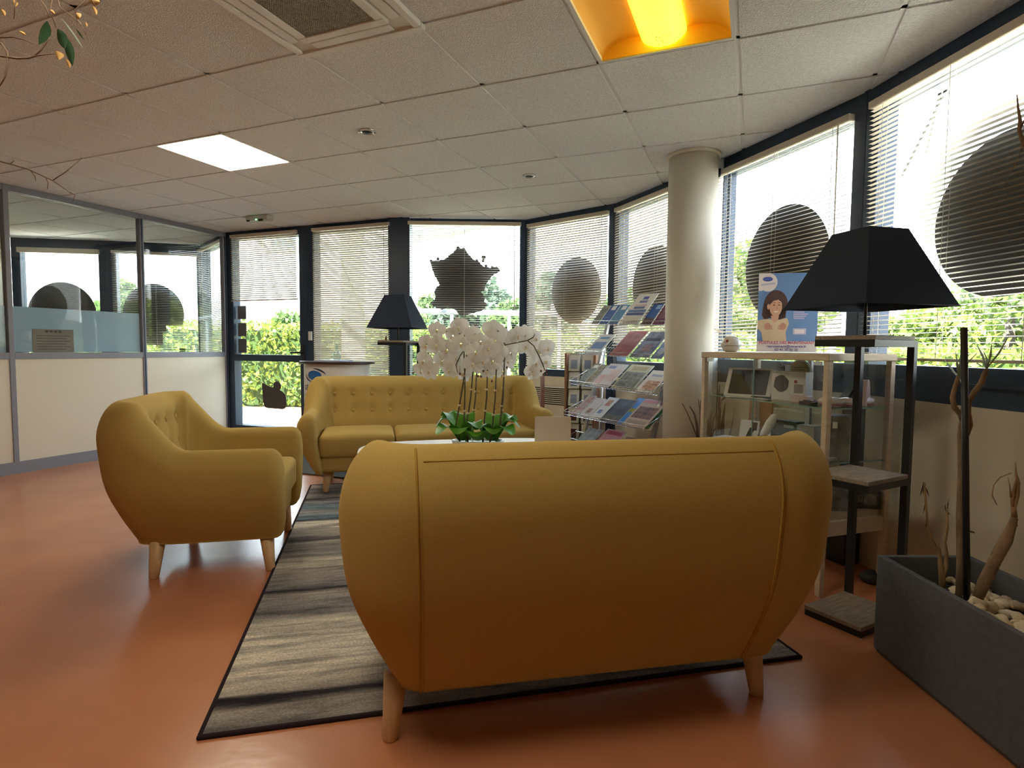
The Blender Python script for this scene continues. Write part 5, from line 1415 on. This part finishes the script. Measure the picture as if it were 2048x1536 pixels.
# ------------------------------------------------------------------ outside
struct(MB().bb((-60, -30, -.16), (60, 70, -.10)).build('ground', mat('sunlit paving', (.60, .55, .46), .9, var=.08, vscale=3)))
r4 = random.Random(99)
def leaf_cloud(mb, pts, size, m=0):
    """many small folded leaves at the given places"""
    for p in pts:
        a, b, c_ = r4.uniform(0, 2 * PI), r4.uniform(-1, 1), r4.uniform(0, 2 * PI)
        s_ = size * r4.uniform(.7, 1.35)
        n = Vector((math.cos(a) * math.sqrt(1 - b * b), math.sin(a) * math.sqrt(1 - b * b), b))
        u = n.orthogonal().normalized(); v = n.cross(u)
        d = u * math.cos(c_) + v * math.sin(c_); e = n.cross(d)
        p = Vector(p)
        mb.add([p - d * s_, p + e * s_ * .5, p + d * s_, p - e * s_ * .5], [(0, 1, 2, 3)], m)
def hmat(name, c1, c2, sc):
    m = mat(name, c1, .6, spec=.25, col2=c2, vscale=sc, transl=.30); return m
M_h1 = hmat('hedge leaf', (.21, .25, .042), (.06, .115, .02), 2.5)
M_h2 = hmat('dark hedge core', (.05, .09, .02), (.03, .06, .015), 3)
M_t1 = hmat('tree leaf', (.13, .20, .06), (.05, .095, .035), 1.2)
M_t2 = hmat('bright tree leaf', (.21, .27, .055), (.085, .15, .038), 1.4)
M_t3 = hmat('blue green tree leaf', (.12, .18, .11), (.05, .09, .06), 1.2)
M_trunk = mat('tree bark', (.10, .07, .05), .9)
GZ = -.10
HP = [(-15, 11.6), (-7, 11.2), (-2.5, 11.0), (1.5, 10.6), (4.6, 8.6), (6.4, 5.6), (6.9, 2.5), (6.9, -1.5)]
hd_ = [1.62, 1.62, 1.62, 1.40, 1.25, 1.20, 1.22, 1.22]
labels = ['far clipped hedge beyond the office windows', 'clipped green hedge seen over the bare office sill', 'bright clipped hedge seen through the glass door', 'clipped hedge beyond the map sticker window', 'clipped hedge beyond the magazine rack window', 'clipped hedge beyond the window behind the glass cabinet', 'clipped hedge beyond the window by the planter']
for i in range(len(HP) - 1):
    p, q_ = Vector((*HP[i], 0)), Vector((*HP[i + 1], 0))
    L_ = (q_ - p).length; d = (q_ - p).normalized(); n = Vector((d.y, -d.x, 0))
    t = thing('hedge', labels[i], 'hedge', (p.x, p.y, GZ), math.atan2(d.y, d.x), 'clipped hedges around the building')
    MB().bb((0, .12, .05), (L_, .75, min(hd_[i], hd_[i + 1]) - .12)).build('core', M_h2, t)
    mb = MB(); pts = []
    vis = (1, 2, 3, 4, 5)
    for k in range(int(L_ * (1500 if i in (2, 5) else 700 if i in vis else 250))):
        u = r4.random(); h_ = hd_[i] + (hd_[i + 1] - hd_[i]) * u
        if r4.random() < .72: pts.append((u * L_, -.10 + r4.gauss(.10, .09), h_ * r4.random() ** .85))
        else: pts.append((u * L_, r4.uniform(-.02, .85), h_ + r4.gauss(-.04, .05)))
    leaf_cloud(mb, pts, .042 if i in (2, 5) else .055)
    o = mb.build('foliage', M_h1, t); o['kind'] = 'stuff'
    for k in range(max(2, int(L_ / 1.2))):
        x = (k + .5) * L_ / max(2, int(L_ / 1.2))
        MB().tube([(x, .3, 0), (x + .03, .3, .5)], .03, 6).build('stem', M_trunk, t)
o = MB().slab([(-9, 10.45), (3.2, 9.6), (3.6, 10.6), (-9, 11.5)], GZ - .001, GZ + .03).build('planting_bed', mat('dry mulch', (.30, .17, .09), .95, var=.4, vscale=12, bump=.8, bscale=30))
o['kind'] = 'structure'
def tree(label, x, y, h, rx, rz, m_, n, size, base=.35, shape='round'):
    t = thing('tree', label, 'tree', (x, y, GZ), r4.uniform(0, 6), 'trees outside')
    MB().tube([(0, 0, 0), (.03, 0, h * .4), (0, .03, h * .8)], [.14, .10, .04], 8).build('trunk', M_trunk, t)
    mb = MB(); pts = []
    blobs = []
    for k in range(16):
        a, u = r4.uniform(0, 2 * PI), r4.random()
        z = h * (base + (1 - base) * u) - rz * .1
        rr = rx * (math.sin(PI * (.12 + .80 * u)) if shape == 'round' else (1.05 - u) * .9)
        blobs.append((rr * .62 * math.cos(a), rr * .62 * math.sin(a), z, rx * r4.uniform(.28, .50) * (1 if shape == 'round' else (1.2 - u))))
    for k in range(n):
        bx_, by_, bz_, br_ = r4.choice(blobs)
        a, b = r4.uniform(0, 2 * PI), r4.uniform(-1, 1); rr = br_ * r4.random() ** .35
        pts.append((bx_ + rr * math.cos(a) * math.sqrt(1 - b * b), by_ + rr * math.sin(a) * math.sqrt(1 - b * b), bz_ + rr * b * .75))
    leaf_cloud(mb, pts, size)
    o = mb.build('crown', m_, t); o['kind'] = 'stuff'
    return t
tree('big blue green tree behind the map sticker', -1.0, 15.5, 2.9, 1.3, 1, M_t3, 5000, .10)
tree('tall conifer right of the map sticker', 1.0, 16.5, 3.4, 1.5, 1, M_t3, 6000, .10, .15, 'cone')
tree('green tree at the far side of the map sticker window', -2.2, 17, 2.8, 1.3, 1, M_t1, 4000, .10)
tree('round tree seen past the edge of the map sticker window', .1, 14.2, 2.3, 1.1, 1, M_t1, 4000, .09)
tree('small tree top just above the hedge at the glass door', -5.35, 14.2, 1.95, .8, 1, M_t1, 2200, .08)
tree('small tree beyond the bare office window', -9.4, 14.0, 2.7, .7, 1, M_t1, 2000, .08)
tree('little tree at the edge of the bare office window', -12.2, 14.5, 2.1, .6, 1, M_t1, 1200, .08)
tree('bushy tree beyond the window of the magazine rack', 2.6, 13.0, 2.4, 1.2, 1, M_t1, 3500, .09)
tree('leafy tree beyond the column side window', 5.0, 11.5, 3.2, 1.4, 1, M_t2, 5000, .09)
tree('tree at the edge of the window behind the poster', 4.2, 9.9, 2.7, 1.0, 1, M_t2, 4500, .07)
tree('bright bush beyond the window behind the poster', 6.3, 9.2, 2.0, .8, 1, M_t2, 3500, .06)
tree('dense bright tree beyond the window by the planter', 7.6, 8.9, 2.5, 1.3, 1, M_t2, 7000, .07)
tree('darker tree behind the pole by the planter window', 9.6, 10.6, 2.75, 1.4, 1, M_t1, 6000, .08)
tree('sloping tree right of the pole by the planter window', 9.5, 8.4, 2.2, 1.3, 1, M_t1, 6000, .08)
tree('low blue green tree at the edge of the planter window', 11.5, 9.4, 2.0, 1.3, 1, M_t3, 4500, .08)
tree('low tree nearest the right edge of the planter window', 11.0, 7.6, 1.75, 1.2, 1, M_t1, 4000, .08)

# street pole, house, railing
o = MB().tube([(8.75, 9.55, GZ), (8.75, 9.55, 6.5)], [.062, .045], 12).build('street_pole', mat('pale blue grey steel', (.38, .48, .56), .5))
tag(o, 'pale blue grey street pole rising behind the trees by the planter window', 'pole')
t = thing('house', 'small white house with a red roof behind the trees', 'house', (12.6, 15.0, GZ), .5)
MB().bb((-1.1, 0, 0), (1.1, 2, 2.15)).build('wall', mat('white render', (.80, .79, .76), .8), t)
MB().loft([[(-1.3, -.2, 2.05), (1.3, -.2, 2.05), (1.3, 2.2, 2.05), (-1.3, 2.2, 2.05)], [(-1.0, .9, 2.6), (1.0, .9, 2.6), (1.0, 1.1, 2.6), (-1.0, 1.1, 2.6)]], smooth=False).build('roof', mat('red tile roof', (.45, .17, .10), .8), t)
MB().bb((-.5, -.02, .9), (.0, .02, 1.6)).build('window', mat('dark house pane', (.08, .09, .10), .3), t)
t = thing('railing', 'white tubular railing outside the map sticker window', 'railing', (0, 0, GZ))
M_rail = mat('white rail paint', (.62, .61, .58), .5)
rp0, rp1 = Vector((-1.6, 7.7, 0)), Vector((.62, 7.75, 0))
MB().tube([rp0 + Vector((0, 0, 1.68)), rp1 + Vector((0, 0, 1.66))], .034, 10).build('rail', M_rail, t)
MB().tube([rp0 + Vector((0, 0, .5)), rp1 + Vector((0, 0, .5))], .026, 10).build('rail', M_rail, t)
for u in (.0, .36, .70, 1.0):
    p = rp0.lerp(rp1, u); MB().tube([(p.x, p.y, 0), (p.x, p.y, 1.68)], .022, 8).build('post', M_rail, t)

# entrance canopy with glass panels, carried by a pale pillar
t = thing('canopy', 'glazed entrance canopy in a pale frame above the door outside', 'canopy', (0, 0, 0))
A0, A1, A2, A3 = Vector((.10, 6.95, 2.66)), Vector((-1.60, 8.55, 2.64)), Vector((-4.0, 9.6, 2.64)), Vector((-3.35, 7.25, 2.66))
A4 = Vector((-1.15, 6.35, 2.66))
M_can = mat('canopy beam', (.42, .42, .36), .5)
M_cang = glass_mat('green canopy glass', (.45, .62, .62), 1.5)
rows_ = 4
for k in range(rows_):
    u0, u1 = k / rows_, (k + 1) / rows_
    l0, l1 = A4.lerp(A3, u0), A4.lerp(A3, u1); f0_, f1_ = A0.lerp(A2, u0), A0.lerp(A2, u1)
    bow = lambda u: Vector((.25, .62, 0)) * math.sin(PI * min(1, u)) * .8
    f0_, f1_ = f0_ + bow(u0), f1_ + bow(u1)
    MB().add([l0, l1, f1_, f0_], [(0, 1, 2, 3)]).build('pane', M_cang, t)
    MB().tube([f0_, f1_], .045, 6, smooth=False).build('edge_beam', M_can, t)
    MB().tube([l0, f0_], .030, 6, smooth=False).build('beam', M_can, t)
    MB().tube([l0.lerp(l1, .5), f0_.lerp(f1_, .5)], .014, 6, smooth=False).build('glazing_bar', M_can, t)
MB().tube([A4, A3], .045, 6, smooth=False).build('wall_beam', M_can, t)
MB().tube([A3, A2], .040, 6, smooth=False).build('edge_beam', M_can, t)
MB().tube([A4, A0], .040, 6, smooth=False).build('edge_beam', M_can, t)
o = MB().bb((-.15, -.15, 0), (.15, .15, 2.62 - GZ)).build('canopy_pillar', mat('beige pillar', (.36, .31, .22), .8), None, (-2.17, 7.95, GZ), .3)
tag(o, 'square beige pillar carrying the canopy outside the long closed blind', 'pillar')
for k, (x0, y0, x1, y1) in enumerate(((1889, 185, 1805, 350), (1879, 190, 1852, 305))):
    a, b = at(x0, y0, 2.66), at(x1, y1, 3.5)
    o = MB().tube([a + (a - b) * .03, a, b], .007, 6).build('stay_cable', M_black)
    tag(o, ('longer' if k == 0 else 'shorter') + ' dark slanting stay cable outside the window by the planter', 'cable', 'stay cables outside')
